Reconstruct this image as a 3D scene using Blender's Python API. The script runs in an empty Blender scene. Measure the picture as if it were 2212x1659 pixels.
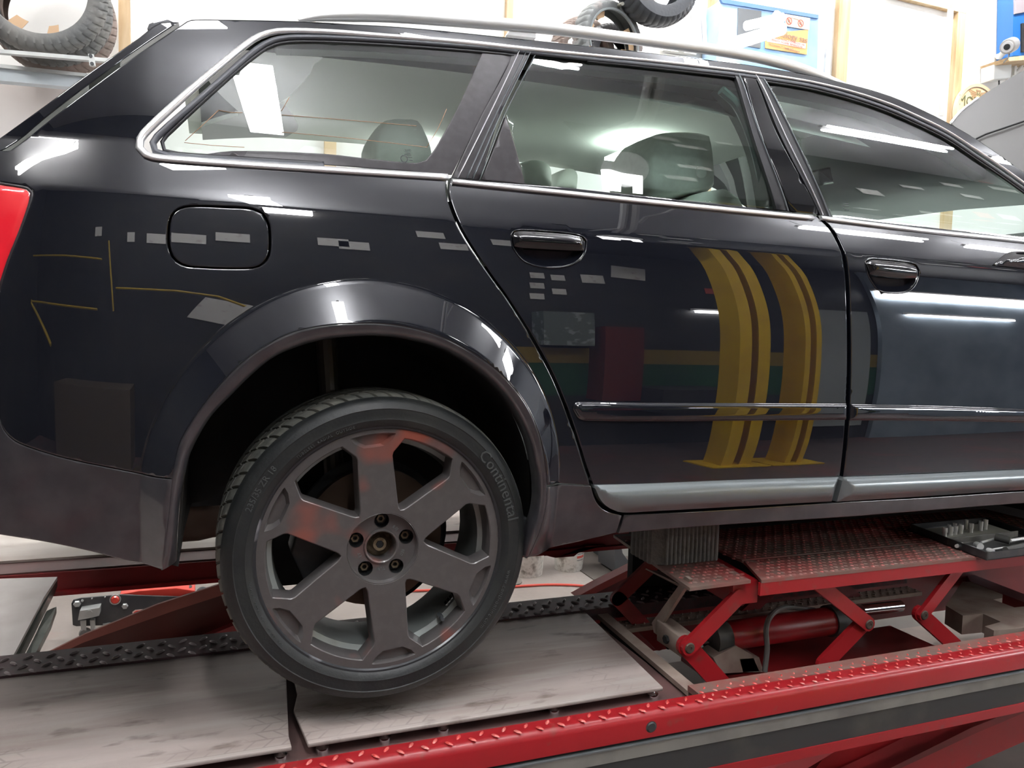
import bpy, bmesh, math, random
import numpy as np
from mathutils import Vector, Matrix
from mathutils.geometry import delaunay_2d_cdt
random.seed(7)
C = bpy.context.scene.collection
SC = bpy.context.scene
# ------------------------------------------------------------------ camera
F = 1660.0; W0, H0 = 2212.0, 1659.0
def rot(yaw, pitch, roll):
    cy, sy = math.cos(yaw), math.sin(yaw); cp, sp = math.cos(pitch), math.sin(pitch)
    f = np.array([sy*cp, cy*cp, -sp]); r = np.array([cy, -sy, 0.]); u = np.cross(r, f)
    cr, sr = math.cos(roll), math.sin(roll)
    return r*cr+u*sr, -r*sr+u*cr, f
cr_, cu_, cf_ = rot(*[math.radians(a) for a in (21.0, 3.9, 1.7)])
CAM = np.array([-0.308, -1.483, 1.438])
cam = bpy.data.cameras.new('camera'); co = bpy.data.objects.new('camera', cam); C.objects.link(co)
cam.sensor_fit = 'HORIZONTAL'; cam.sensor_width = 36.0; cam.lens = 36.0*F/W0; cam.clip_start = .02
co.matrix_world = Matrix(((cr_[0], cu_[0], -cf_[0], CAM[0]), (cr_[1], cu_[1], -cf_[1], CAM[1]), (cr_[2], cu_[2], -cf_[2], CAM[2]), (0, 0, 0, 1)))
SC.camera = co
def ray(x, y): return cf_*F + cr_*(x-1106) - cu_*(y-829.5)
def onY(x, y, Y): d = ray(x, y); return CAM+d*(Y-CAM[1])/d[1]
def onZ(x, y, Z): d = ray(x, y); return CAM+d*(Z-CAM[2])/d[2]
def onX(x, y, X): d = ray(x, y); return CAM+d*(X-CAM[0])/d[0]
# ------------------------------------------------------------------ world, exposure, lights
wd = bpy.data.worlds.new('world'); SC.world = wd; wd.use_nodes = True
wd.node_tree.nodes['Background'].inputs[0].default_value = (.8, .85, 1, 1)
wd.node_tree.nodes['Background'].inputs[1].default_value = .15
SC.view_settings.view_transform = 'Standard'; SC.view_settings.look = 'None'
SC.view_settings.gamma = 1; SC.view_settings.use_curve_mapping = False
SC.view_settings.exposure = 0.52
RX0, RX1, RY0, RY1, RZ = -5.0, 8.8, -4.4, 3.3, 5.4
LAMP_E = 44.0
# ------------------------------------------------------------------ materials
MATS = {}
def mat(name, col, rough=.5, metal=0., coat=0., coatr=.03, cior=1.5, emit=None, es=1., spec=.5, noise=None, bump=None, trans=0):
    """noise=(scale, colour2, low, high[, detail]) mixes a second colour through noise; bump=(scale, strength)"""
    if name in MATS: return MATS[name]
    m = bpy.data.materials.new(name); m.use_nodes = True; nt = m.node_tree; b = nt.nodes['Principled BSDF']
    b.inputs['Base Color'].default_value = (*col, 1); b.inputs['Roughness'].default_value = rough
    b.inputs['Metallic'].default_value = metal; b.inputs['Coat Weight'].default_value = coat
    b.inputs['Coat Roughness'].default_value = coatr; b.inputs['Coat IOR'].default_value = cior; b.inputs['Specular IOR Level'].default_value = spec
    if trans: b.inputs['Transmission Weight'].default_value = trans
    if emit: b.inputs['Emission Color'].default_value = (*emit, 1); b.inputs['Emission Strength'].default_value = es
    tc = nt.nodes.new('ShaderNodeTexCoord')
    prev = None
    for k, ns in enumerate(noise if isinstance(noise, list) else ([noise] if noise else [])):
        sc_ = ns[0]
        n = nt.nodes.new('ShaderNodeTexNoise'); n.inputs['Detail'].default_value = ns[4] if len(ns) > 4 else 5
        if isinstance(sc_, tuple):
            mp = nt.nodes.new('ShaderNodeMapping'); mp.inputs['Scale'].default_value = sc_
            nt.links.new(tc.outputs['Object'], mp.inputs[0]); nt.links.new(mp.outputs[0], n.inputs['Vector']); n.inputs['Scale'].default_value = 1
        else:
            nt.links.new(tc.outputs['Object'], n.inputs['Vector']); n.inputs['Scale'].default_value = sc_
        rp = nt.nodes.new('ShaderNodeMapRange'); rp.inputs['From Min'].default_value = ns[2]; rp.inputs['From Max'].default_value = ns[3]
        nt.links.new(n.outputs['Fac'], rp.inputs['Value'])
        mx = nt.nodes.new('ShaderNodeMix'); mx.data_type = 'RGBA'
        nt.links.new(rp.outputs[0], mx.inputs['Factor'])
        if prev is None: mx.inputs[6].default_value = (*col, 1)
        else: nt.links.new(prev, mx.inputs[6])
        mx.inputs[7].default_value = (*ns[1], 1); prev = mx.outputs[2]
    if prev is not None: nt.links.new(prev, b.inputs['Base Color'])
    if bump:
        n2 = nt.nodes.new('ShaderNodeTexNoise'); n2.inputs['Scale'].default_value = bump[0]; n2.inputs['Detail'].default_value = 6
        nt.links.new(tc.outputs['Object'], n2.inputs['Vector'])
        bp = nt.nodes.new('ShaderNodeBump'); bp.inputs['Strength'].default_value = bump[1]; bp.inputs['Distance'].default_value = .004
        nt.links.new(n2.outputs['Fac'], bp.inputs['Height']); nt.links.new(bp.outputs[0], b.inputs['Normal'])
    MATS[name] = m; return m
def glass_mat(name, tint, ior=1.5, dirt=0.0, refl=1.0):
    m = bpy.data.materials.new(name); m.use_nodes = True; nt = m.node_tree
    for n in list(nt.nodes):
        if n.type != 'OUTPUT_MATERIAL': nt.nodes.remove(n)
    out = [n for n in nt.nodes if n.type == 'OUTPUT_MATERIAL'][0]
    tr = nt.nodes.new('ShaderNodeBsdfTransparent'); tr.inputs[0].default_value = (*tint, 1)
    gl = nt.nodes.new('ShaderNodeBsdfGlossy'); gl.inputs['Roughness'].default_value = .0
    gl.inputs[0].default_value = (refl, refl, refl, 1)
    fr = nt.nodes.new('ShaderNodeFresnel'); fr.inputs[0].default_value = ior
    mx = nt.nodes.new('ShaderNodeMixShader')
    nt.links.new(fr.outputs[0], mx.inputs[0]); nt.links.new(tr.outputs[0], mx.inputs[1]); nt.links.new(gl.outputs[0], mx.inputs[2])
    last = mx.outputs[0]
    if dirt:
        df = nt.nodes.new('ShaderNodeBsdfDiffuse'); df.inputs[0].default_value = (.7, .75, .75, 1)
        ns = nt.nodes.new('ShaderNodeTexNoise'); ns.inputs['Scale'].default_value = 90; ns.inputs['Detail'].default_value = 8
        tc = nt.nodes.new('ShaderNodeTexCoord'); nt.links.new(tc.outputs['Object'], ns.inputs['Vector'])
        mr = nt.nodes.new('ShaderNodeMapRange'); mr.inputs['From Min'].default_value = .55; mr.inputs['From Max'].default_value = .8; mr.inputs['To Max'].default_value = dirt
        nt.links.new(ns.outputs['Fac'], mr.inputs['Value'])
        m2 = nt.nodes.new('ShaderNodeMixShader'); nt.links.new(mr.outputs[0], m2.inputs[0]); nt.links.new(last, m2.inputs[1]); nt.links.new(df.outputs[0], m2.inputs[2]); last = m2.outputs[0]
    nt.links.new(last, out.inputs[0]); MATS[name] = m; return m
PAINT = mat('paint', (.0075, .0085, .013), .45, .0, 1., .008, 1.85, spec=0., noise=[((3, 3, 3), (.010, .011, .016), .4, .75)])
PAINTL = mat('paint_low', (.028, .028, .034), .36, .2, .8, .09, 1.8, noise=[(14, (.055, .052, .058), .4, .7)])
SILVER = mat('trim_silver', (.21, .235, .245), .30, .5, .25, .1)
CHROME = mat('chrome', (.97, .97, .98), .33, .72)
CHROMEB = mat('bright_chrome', (.8, .8, .82), .1, 1.)
RUBBER = mat('rubber_trim', (.018, .018, .022), .42)
SEALG = mat('seal_grey', (.10, .105, .12), .38, .1)
BLACKT = mat('black_trim', (.030, .026, .030), .42, noise=[(60, (.045, .04, .045), .4, .7)])
BLACKG = mat('black_gloss', (.006, .006, .008), .06, coat=1, coatr=.02)
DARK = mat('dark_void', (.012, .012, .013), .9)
LINER = mat('arch_liner', (.012, .013, .014), .75, noise=[(6, (.03, .028, .024), .5, .7)])
TYRE = mat('tyre_rubber', (.013, .015, .016), .5, noise=[(7, (.034, .036, .033), .5, .8), (40, (.020, .022, .021), .4, .8)], bump=(160, .15))
TREAD = mat('tread_rubber', (.10, .105, .093), .75, noise=[(25, (.17, .165, .14), .4, .7)], bump=(120, .3))
RIM = mat('rim_grey', (.105, .097, .096), .40, .3, .35, .12, noise=[(60, (.12, .11, .109), .45, .7), (7, (.36, .10, .07), .575, .70, 2)])
RIMB = mat('rim_barrel', (.26, .28, .27), .38, .4, noise=[(8, (.16, .13, .11), .5, .75)])
STEELD = mat('brown_steel', (.10, .072, .055), .6, .5, noise=[(20, (.05, .04, .035), .4, .7)])
REDP = mat('red_paint', (.33, .010, .015), .38, 0, .3, .15, noise=[(2.5, (.30, .014, .016), .45, .75), (30, (.22, .05, .04), .62, .8)], bump=(90, .06))
REDD = mat('red_dusty', (.33, .028, .026), .6, noise=[(3, (.17, .115, .095), .35, .62), (26, (.19, .115, .095), .50, .64)], bump=(90, .2))
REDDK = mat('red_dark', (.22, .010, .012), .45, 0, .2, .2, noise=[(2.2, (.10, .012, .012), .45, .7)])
STRIPM = mat('lift_strip', (.09, .05, .055), .45, .35, noise=[(1.6, (.38, .05, .05), .52, .68), (50, (.06, .05, .05), .45, .7)])
PLATE = mat('slide_plate', (.47, .405, .375), .50, .25, noise=[((1.6, 9, 1), (.31, .25, .225), .38, .66, 8), ((3, 30, 1), (.45, .41, .38), .50, .72, 6), ((9, 26, 1), (.17, .135, .115), .60, .74, 7)], bump=(70, .12))
def tyre_prints(m):
    nt = m.node_tree; b = nt.nodes['Principled BSDF']; src = b.inputs['Base Color'].links[0].from_socket
    tc = nt.nodes.new('ShaderNodeTexCoord'); sp = nt.nodes.new('ShaderNodeSeparateXYZ'); nt.links.new(tc.outputs['Object'], sp.inputs[0])
    def mth(op, a, bb=None):
        n = nt.nodes.new('ShaderNodeMath'); n.operation = op
        for i, v in enumerate((a, bb)):
            if v is None: continue
            if isinstance(v, (int, float)): n.inputs[i].default_value = v
            else: nt.links.new(v, n.inputs[i])
        return n.outputs[0]
    br = nt.nodes.new('ShaderNodeTexBrick'); br.inputs['Scale'].default_value = 1; br.inputs['Brick Width'].default_value = .034; br.inputs['Row Height'].default_value = .030
    br.inputs['Mortar Size'].default_value = .0035; br.inputs['Mortar Smooth'].default_value = .6; br.offset = .35
    br.inputs['Color1'].default_value = (0, 0, 0, 1); br.inputs['Color2'].default_value = (0, 0, 0, 1); br.inputs['Mortar'].default_value = (1, 1, 1, 1)
    cb = nt.nodes.new('ShaderNodeCombineXYZ'); nt.links.new(mth('ADD', sp.outputs[0], mth('MULTIPLY', mth('PINGPONG', sp.outputs[1], .03), .8)), cb.inputs[0]); nt.links.new(sp.outputs[1], cb.inputs[1]); nt.links.new(cb.outputs[0], br.inputs['Vector'])
    ns = nt.nodes.new('ShaderNodeTexNoise'); ns.inputs['Scale'].default_value = 5; ns.inputs['Detail'].default_value = 4; nt.links.new(tc.outputs['Object'], ns.inputs['Vector'])
    k = nt.nodes.new('ShaderNodeMapRange'); k.inputs['From Min'].default_value = .46; k.inputs['From Max'].default_value = .58; nt.links.new(ns.outputs['Fac'], k.inputs['Value'])
    band = mth('MULTIPLY', mth('LESS_THAN', mth('ABSOLUTE', mth('SUBTRACT', sp.outputs[1], .035)), .065), k.outputs[0])
    fac = mth('MULTIPLY', mth('MULTIPLY', br.outputs['Color'], band), .38)
    mx = nt.nodes.new('ShaderNodeMix'); mx.data_type = 'RGBA'; nt.links.new(fac, mx.inputs['Factor']); nt.links.new(src, mx.inputs[6]); mx.inputs[7].default_value = (.15, .12, .11, 1)
    nt.links.new(mx.outputs[2], b.inputs['Base Color'])
tyre_prints(PLATE)
BED = mat('lift_bed', (.17, .09, .085), .5, .2, noise=[(7, (.10, .065, .06), .4, .7)])
DUSTY = mat('dusty_steel', (.30, .24, .20), .75, noise=[(12, (.20, .13, .11), .4, .7)])
GREYB = mat('grey_band', (.24, .235, .215), .5, .2, noise=[(8, (.16, .155, .145), .4, .7)])
BLACKB = mat('black_band', (.035, .036, .036), .55, noise=[(5, (.09, .085, .07), .5, .75)])
FLOORM = mat('floor_concrete', (.34, .30, .275), .55, noise=[(1.3, (.26, .225, .205), .4, .65), (3, (.33, .23, .20), .58, .75), (40, (.30, .26, .23), .5, .8)], bump=(30, .15))
WALLM = mat('wall_white', (.88, .88, .86), .6, noise=[(2, (.80, .79, .77), .4, .8)])
WOOD = mat('wood_frame', (.62, .47, .29), .6, noise=[((18, 18, 2), (.42, .27, .13), .4, .7)])
LAMPG = mat('lamp_emit', (1, 1, 1), .5, emit=(.98, .985, 1), es=LAMP_E)
LAMPB = mat('lamp_emit_wall', (1, 1, 1), .5, emit=(1, .985, .96), es=LAMP_E*2.0)
GLASS = glass_mat('window_glass', (.80, .94, .88), 1.85)
GLASSQ = glass_mat('quarter_glass', (.82, .90, .86), 1.75)
SEAT = mat('seat_leather', (.78, .80, .76), .5, noise=[(60, (.72, .74, .70), .4, .7)])
HEAD = mat('headliner', (.82, .83, .79), .85)
PLASTIC = mat('grey_plastic', (.05, .055, .06), .5)
# ------------------------------------------------------------------ object helpers
def link(o, parent=None):
    C.objects.link(o)
    if parent is not None: o.parent = parent
    return o
def tag(o, label=None, cat=None, group=None, kind=None):
    if label: o['label'] = label
    if cat: o['category'] = cat
    if group: o['group'] = group
    if kind: o['kind'] = kind
    return o
def mk(name, V, Fc, m, parent=None, smooth=False, normals=None, kind=None):
    me = bpy.data.meshes.new(name); me.from_pydata([tuple(map(float, v)) for v in V], [], Fc)
    if isinstance(m, (list, tuple)):
        for q in m: me.materials.append(q)
    else: me.materials.append(m)
    if smooth: me.polygons.foreach_set('use_smooth', [True]*len(me.polygons))
    if normals is not None:
        me.polygons.foreach_set('use_smooth', [True]*len(me.polygons))
        me.normals_split_custom_set_from_vertices([tuple(n) for n in normals])
    me.update()
    o = bpy.data.objects.new(name, me)
    if kind: o['kind'] = kind
    return link(o, parent)
def empty(name, loc=(0, 0, 0), **k):
    o = bpy.data.objects.new(name, None); o.empty_display_size = .05; o.location = loc; link(o); tag(o, **k); return o
class MB:
    def __init__(s): s.v = []; s.f = []
    def add(s, V, Fc):
        n = len(s.v); s.v += [np.array(v, float) for v in V]; s.f += [tuple(i+n for i in f) for f in Fc]; return s
    def box(s, a, b):
        x0, y0, z0 = a; x1, y1, z1 = b
        return s.add([(x0, y0, z0), (x1, y0, z0), (x1, y1, z0), (x0, y1, z0), (x0, y0, z1), (x1, y0, z1), (x1, y1, z1), (x0, y1, z1)],
                     [(3, 2, 1, 0), (4, 5, 6, 7), (0, 1, 5, 4), (1, 2, 6, 5), (2, 3, 7, 6), (3, 0, 4, 7)])
    def prism(s, P, d):
        """P: closed polygon of 3-D points, d: extrusion vector"""
        n = len(P); P = [np.array(p, float) for p in P]; d = np.array(d, float)
        nn = np.zeros(3)
        for i in range(n): nn += np.cross(P[i], P[(i+1) % n])
        if nn@d > 0: P = P[::-1]
        return s.add(P+[p+d for p in P], [tuple(range(n)), tuple(range(2*n-1, n-1, -1))]+[(i, (i+1) % n, (i+1) % n+n, i+n)[::-1] for i in range(n)])
    def tube(s, P, r, n=10, cap=True, sq=None):
        P = [np.array(p, float) for p in P]; m = len(P); R = r if hasattr(r, '__len__') else [r]*m
        base = len(s.v); up = None; rings = []
        for i in range(m):
            t = P[min(i+1, m-1)]-P[max(i-1, 0)]; t = t/(np.linalg.norm(t)+1e-12)
            if up is None:
                a = np.array([0, 0, 1.]) if abs(t[2]) < .9 else np.array([1., 0, 0]); up = a
            b1 = np.cross(t, up); b1 /= np.linalg.norm(b1)+1e-12; b2 = np.cross(b1, t); up = b2
            for k in range(n):
                a = 2*math.pi*k/n+ (math.pi/n if sq else 0)
                q = (sq or (1, 1))
                s.v.append(P[i]+R[i]*(b1*math.cos(a)*q[0]+b2*math.sin(a)*q[1]))
        for i in range(m-1):
            for k in range(n):
                s.f.append((base+i*n+k, base+i*n+(k+1) % n, base+(i+1)*n+(k+1) % n, base+(i+1)*n+k))
        if cap:
            s.f.append(tuple(base+k for k in range(n))[::-1]); s.f.append(tuple(base+(m-1)*n+k for k in range(n)))
        return s
    def lathe(s, prof, c, axis='Y', n=32, closed=False, a0=0, a1=2*math.pi):
        """prof: (r, h) pairs, spun about axis through c"""
        base = len(s.v); m = len(prof); full = abs(a1-a0-2*math.pi) < 1e-6; nn = n if full else n+1
        for k in range(nn):
            a = a0+(a1-a0)*k/n
            for r, h in prof:
                x, y = r*math.cos(a), r*math.sin(a)
                s.v.append(np.array(c)+(np.array([x, h, y]) if axis == 'Y' else np.array([x, y, h]) if axis == 'Z' else np.array([h, x, y])))
        mm = m if closed else m-1
        for k in range(n):
            k2 = (k+1) % nn
            for j in range(mm):
                j2 = (j+1) % m
                s.f.append((base+k*m+j, base+k*m+j2, base+k2*m+j2, base+k2*m+j))
        return s
    def build(s, name, m, parent=None, smooth=False, kind=None, fix=True):
        o = mk(name, s.v, s.f, m, parent, smooth, kind=kind)
        if fix:
            bm = bmesh.new(); bm.from_mesh(o.data); bmesh.ops.recalc_face_normals(bm, faces=bm.faces)
            if smooth:
                for e in bm.edges:
                    if len(e.link_faces) == 2 and e.calc_face_angle(0) > math.radians(35): e.smooth = False
            bm.to_mesh(o.data); bm.free()
        return o
def slab(name, px, Y, th, m, parent=None, smooth=False):
    return MB().prism([onY(x, y, Y) for x, y in px], (0, th, 0)).build(name, m, parent, smooth)
def slabZ(name, px, Z, th, m, parent=None):
    return MB().prism([onZ(x, y, Z) for x, y in px], (0, 0, -th)).build(name, m, parent)
def bevel(o, w, seg=2):
    bm = bmesh.new(); bm.from_mesh(o.data)
    es = [e for e in bm.edges if len(e.link_faces) == 2 and e.calc_face_angle(0) > math.radians(30)]
    bmesh.ops.bevel(bm, geom=es, offset=w, segments=seg, profile=.7, affect='EDGES', clamp_overlap=True)
    for f in bm.faces: f.smooth = True
    bm.to_mesh(o.data); bm.free(); return o
def text(name, s, size, m, parent, loc, rotm=None, ext=.0005, align='CENTER', sx=1.0):
    cu = bpy.data.curves.new(name, 'FONT'); cu.body = s; cu.size = size; cu.extrude = ext; cu.align_x = align; cu.align_y = 'CENTER'
    cu.resolution_u = 2
    to = bpy.data.objects.new('t', cu); C.objects.link(to); bpy.context.view_layer.update()
    me = bpy.data.meshes.new_from_object(to.evaluated_get(bpy.context.evaluated_depsgraph_get())); bpy.data.objects.remove(to)
    M = Matrix.Translation(loc) @ (rotm if rotm is not None else Matrix.Rotation(math.pi/2, 4, 'X')) @ Matrix.Diagonal((sx, 1, 1, 1))
    me.transform(M); me.materials.clear(); me.materials.append(m)
    return link(bpy.data.objects.new(name, me), parent)
def smooth_poly(P, closed=True, step=.02, corner=38):
    P = [np.array(p, float) for p in P]; P = [p for i, p in enumerate(P) if i == 0 and not closed or np.linalg.norm(p-P[i-1]) > 1e-6]; n = len(P); out = []
    def sharp(i):
        if not closed and i in (0, n-1): return True
        a = P[i]-P[i-1]; b = P[(i+1) % n]-P[i]
        c = (a@b)/(np.linalg.norm(a)*np.linalg.norm(b)+1e-12); return math.degrees(math.acos(max(-1, min(1, c)))) > corner
    S = [sharp(i) for i in range(n)]
    for i in range(n if closed else n-1):
        j = (i+1) % n; p1, p2 = P[i], P[j]; L = np.linalg.norm(p2-p1)
        def tan(k):
            a, b, c = P[k-1], P[k], P[(k+1) % n]; d = c-a; d = d/(np.linalg.norm(d)+1e-12); return d
        t1 = (p2-p1)/L if S[i] else tan(i); t2 = (p2-p1)/L if S[j] else tan(j)
        k = max(1, int(math.ceil(L/step)))
        for q in range(k):
            t = q/k
            out.append((2*t**3-3*t*t+1)*p1+(t**3-2*t*t+t)*L*t1+(3*t*t-2*t**3)*p2+(t**3-t*t)*L*t2)
    if not closed: out.append(P[-1])
    return out
# ------------------------------------------------------------------ body surface: y = S(x, z)
KN = [(.85, .075, -.6, -.6), (.95, .028, -.4, -.4), (1.02, .006, -.22, -.22), (1.10, -.007, -.11, -.11), (1.28, -.018, -.03, -.03), (1.40, -.019, .01, .01), (1.50, -.016, .06, .06), (1.60, -.006, .14, .14), (1.652, .003, .20, .42), (1.70, .026, .5, .5), (1.75, .053, .55, .17), (1.90, .090, .32, .32), (2.05, .148, .45, .45), (2.12, .188, .75, .75), (2.3, .4, 1.5, 1.5)]
def prof(z):
    if z <= KN[0][0]: return KN[0][1]+(z-KN[0][0])*KN[0][2]
    for a, b in zip(KN, KN[1:]):
        if z <= b[0]:
            h = b[0]-a[0]; t = (z-a[0])/h
            return (2*t**3-3*t*t+1)*a[1]+(t**3-2*t*t+t)*h*a[3]+(3*t*t-2*t**3)*b[1]+(t**3-t*t)*h*b[2]
    return KN[-1][1]+(z-KN[-1][0])*KN[-1][2]
LC, LR = (-.030, 1.087), .362
CC, CRR = (-.033, 1.126), .405
def S(x, z):
    y = prof(z)
    if x < -.42: y += .9*(x+.42)**2
    if x > 1.0: y += .012*(x-1.0)**2
    zz1 = max(z, LC[1]); zz2 = max(z, CC[1])
    a = CRR-math.hypot(x-CC[0], zz2-CC[1]); b = math.hypot(x-LC[0], zz1-LC[1])-LR
    if a > 0 and z < 1.6:
        t = a/(a+max(b, 0)+1e-6)
        e = .12
        g = (t*t/(2*e) if t < e else t-e/2)
        y -= .044*g*(1 if z > 1.02 else max(0, 1-(1.02-z)/.2))
    return y
def hit(px, py, off=0.):
    d = ray(px, py); t0 = (-.4-CAM[1])/d[1]; t1 = (.9-CAM[1])/d[1]
    for i in range(26):
        t = (t0+t1)/2; p = CAM+d*t
        if p[1] < S(p[0], p[2])+off: t0 = t
        else: t1 = t
    return CAM+d*t
def Sn(x, z, e=.0015):
    gx = (S(x+e, z)-S(x-e, z))/(2*e); gz = (S(x, z+e)-S(x, z-e))/(2*e)
    n = np.array([gx, -1, gz]); return n/np.linalg.norm(n)
def inpoly(P, Q):
    x, z = P[:, 0], P[:, 1]; r = np.zeros(len(P), bool)
    for i in range(len(Q)):
        a, b = Q[i-1], Q[i]
        if abs(b[1]-a[1]) < 1e-12: continue
        c = ((a[1] > z) != (b[1] > z)) & (x < (b[0]-a[0])*(z-a[1])/(b[1]-a[1])+a[0]); r ^= c
    return r
def pdist(P, Q):
    d = np.full(len(P), 9.)
    for i in range(len(Q)):
        a, b = Q[i-1], Q[i]; ab = b-a; t = np.clip(((P-a)@ab)/(ab@ab+1e-12), 0, 1)
        d = np.minimum(d, np.linalg.norm(P-(a+t[:, None]*ab), axis=1))
    return d
def panel(name, px, m, parent, off=0., holes=(), grid=.02, th=.012, pil=0., pw=.01, step=None, corner=38, world=False, edge=.6, inset=.0025, kind=None, yfun=None, flare=False):
    def conv(L, off=off):
        W = L if world else [hit(a, b, off)[[0, 2]] for a, b in L]
        P = smooth_poly([np.array(w) for w in W], True, step or grid, corner); P = np.array(P)
        A = 0.5*np.sum(P[:, 0]*np.roll(P[:, 1], -1)-np.roll(P[:, 0], -1)*P[:, 1])
        return P if A > 0 else P[::-1]
    loops = [conv(px)]+[conv(h)[::-1] for h in holes]
    allp = []; edges = []; bn = []
    for L in loops:
        b0 = len(allp); n = len(L)
        for i in range(n):
            allp.append(L[i]); edges.append((b0+i, b0+(i+1) % n))
            t = L[(i+1) % n]-L[i-1]; t = t/(np.linalg.norm(t)+1e-12); bn.append(np.array([t[1], -t[0]]))
    nb = len(allp); bd = np.array(allp)
    def dist(P): return np.min([pdist(P, L) for L in loops], axis=0)
    def inside(P):
        r = inpoly(P, loops[0])
        for L in loops[1:]: r &= ~inpoly(P, L)
        return r
    ins = np.array([p-q*inset for p, q in zip(allp, bn)])
    k = inside(ins); k &= dist(ins) > inset*.8; ins = ins[k]
    lo, hi = loops[0].min(0), loops[0].max(0)
    gx, gz = np.meshgrid(np.arange(lo[0]+grid/2, hi[0], grid), np.arange(lo[1]+grid/2, hi[1], grid)); G = np.c_[gx.ravel(), gz.ravel()]
    G = G[inside(G)] if len(G) else G
    if len(G): G = G[dist(G) > max(grid*.35, inset*1.8)]
    if abs(pil) > 0:
        extra = []
        for dd in (pw*.5, pw, pw*1.8):
            e_ = np.array([p-q*dd for p, q in zip(allp, bn)]); kk = inside(e_); e_ = e_[kk]
            if len(e_): e_ = e_[dist(e_) > dd*.85]; extra.append(e_)
        if extra: ins = np.vstack([ins]+extra)
    if flare:
        E_ = []
        for a_ in (-.007, -.001, .005, .012, .022):
            R_ = CRR-a_
            for q in np.arange(-.02, math.pi+.03, .009/R_): E_.append((CC[0]+R_*math.cos(q), CC[1]+R_*math.sin(q)))
            for z_ in np.arange(.95, CC[1]-.015, .009): E_ += [(CC[0]-R_, z_), (CC[0]+R_, z_)]
        for b_ in (.006, .014, .024, .036):
            R_ = LR+b_
            for q in np.arange(0, math.pi, .011/R_):
                p_ = (LC[0]+R_*math.cos(q), LC[1]+R_*math.sin(q))
                if CRR-math.hypot(p_[0]-CC[0], p_[1]-CC[1]) > .03: E_.append(p_)
        E_ = np.array(E_); E_ = E_[inside(E_)]; E_ = E_[dist(E_) > .006] if len(E_) else E_
        if len(E_) and len(G):
            rr_ = np.hypot(G[:, 0]-CC[0], np.maximum(G[:, 1], CC[1])-CC[1]); G = G[(rr_ > CRR+.016) | (rr_ < CRR-.030) & (np.hypot(G[:, 0]-LC[0], np.maximum(G[:, 1], LC[1])-LC[1]) > LR+.042)]
        G = np.vstack([G, E_]) if len(E_) else G
    P = np.vstack([bd, ins, G]) if len(G) else np.vstack([bd, ins])
    r = delaunay_2d_cdt([Vector(p) for p in P], edges, [], 0, 1e-6)
    vv, ff, orig = r[0], r[2], r[3]
    cen = np.array([sum((vv[i] for i in f[1:]), vv[f[0]].copy()) / len(f) for f in ff])
    ff = [f for f, k_ in zip(ff, inside(cen)) if k_]
    P2 = np.array([(v.x, v.y) for v in vv]); D = dist(P2)
    isb = [any(o < nb for o in oo) for oo in orig]; bi = {}
    for i, oo in enumerate(orig):
        for o_ in oo:
            if o_ < nb: bi[o_] = i
    def Y(x, z, d):
        y = (yfun(x, z) if yfun else S(x, z))+off
        if pil: y += pil*(1-math.exp(-(d/pw)**1.5))
        return y
    V = []; N = []
    for i, (x, z) in enumerate(P2):
        y = Y(x, z, D[i]); n = Sn(x, z)
        if yfun:
            e = .002; n = np.array([(yfun(x+e, z)-yfun(x-e, z))/(2*e), -1, (yfun(x, z+e)-yfun(x, z-e))/(2*e)]); n /= np.linalg.norm(n)
        if pil and not isb[i]:
            e = .0008; q = np.array([[x+e, z], [x-e, z], [x, z+e], [x, z-e]]); dd = dist(q)
            n = np.array([(Y(x+e, z, dd[0])-Y(x-e, z, dd[1]))/(2*e), -1, (Y(x, z+e, dd[2])-Y(x, z-e, dd[3]))/(2*e)]); n /= np.linalg.norm(n)
        if isb[i]:
            o_ = [q for q in orig[i] if q < nb][0]; b2 = bn[o_]; n = n+edge*np.array([b2[0], 0, b2[1]]); n /= np.linalg.norm(n); y += .001
        V.append((x, y, z)); N.append(n)
    Fc = []
    for f in ff:
        a, b, c = (np.array(V[i]) for i in f[:3])
        Fc.append(tuple(f) if np.cross(b-a, c-a)[1] < 0 else tuple(f)[::-1])
    if th:
        b0 = 0
        for L in loops:
            n = len(L)
            for i in range(n):
                p, q = bi[b0+i], bi[b0+(i+1) % n]
                if p == q: continue
                k0 = len(V); nn = np.array([bn[b0+i][0], 0, bn[b0+i][1]])
                V += [V[p], V[q], (V[q][0], V[q][1]+th, V[q][2]), (V[p][0], V[p][1]+th, V[p][2])]; N += [nn]*4
                Fc.append((k0, k0+3, k0+2, k0+1))
            b0 += n
    return mk(name, V, Fc, m, parent, normals=N, kind=kind)
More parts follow.
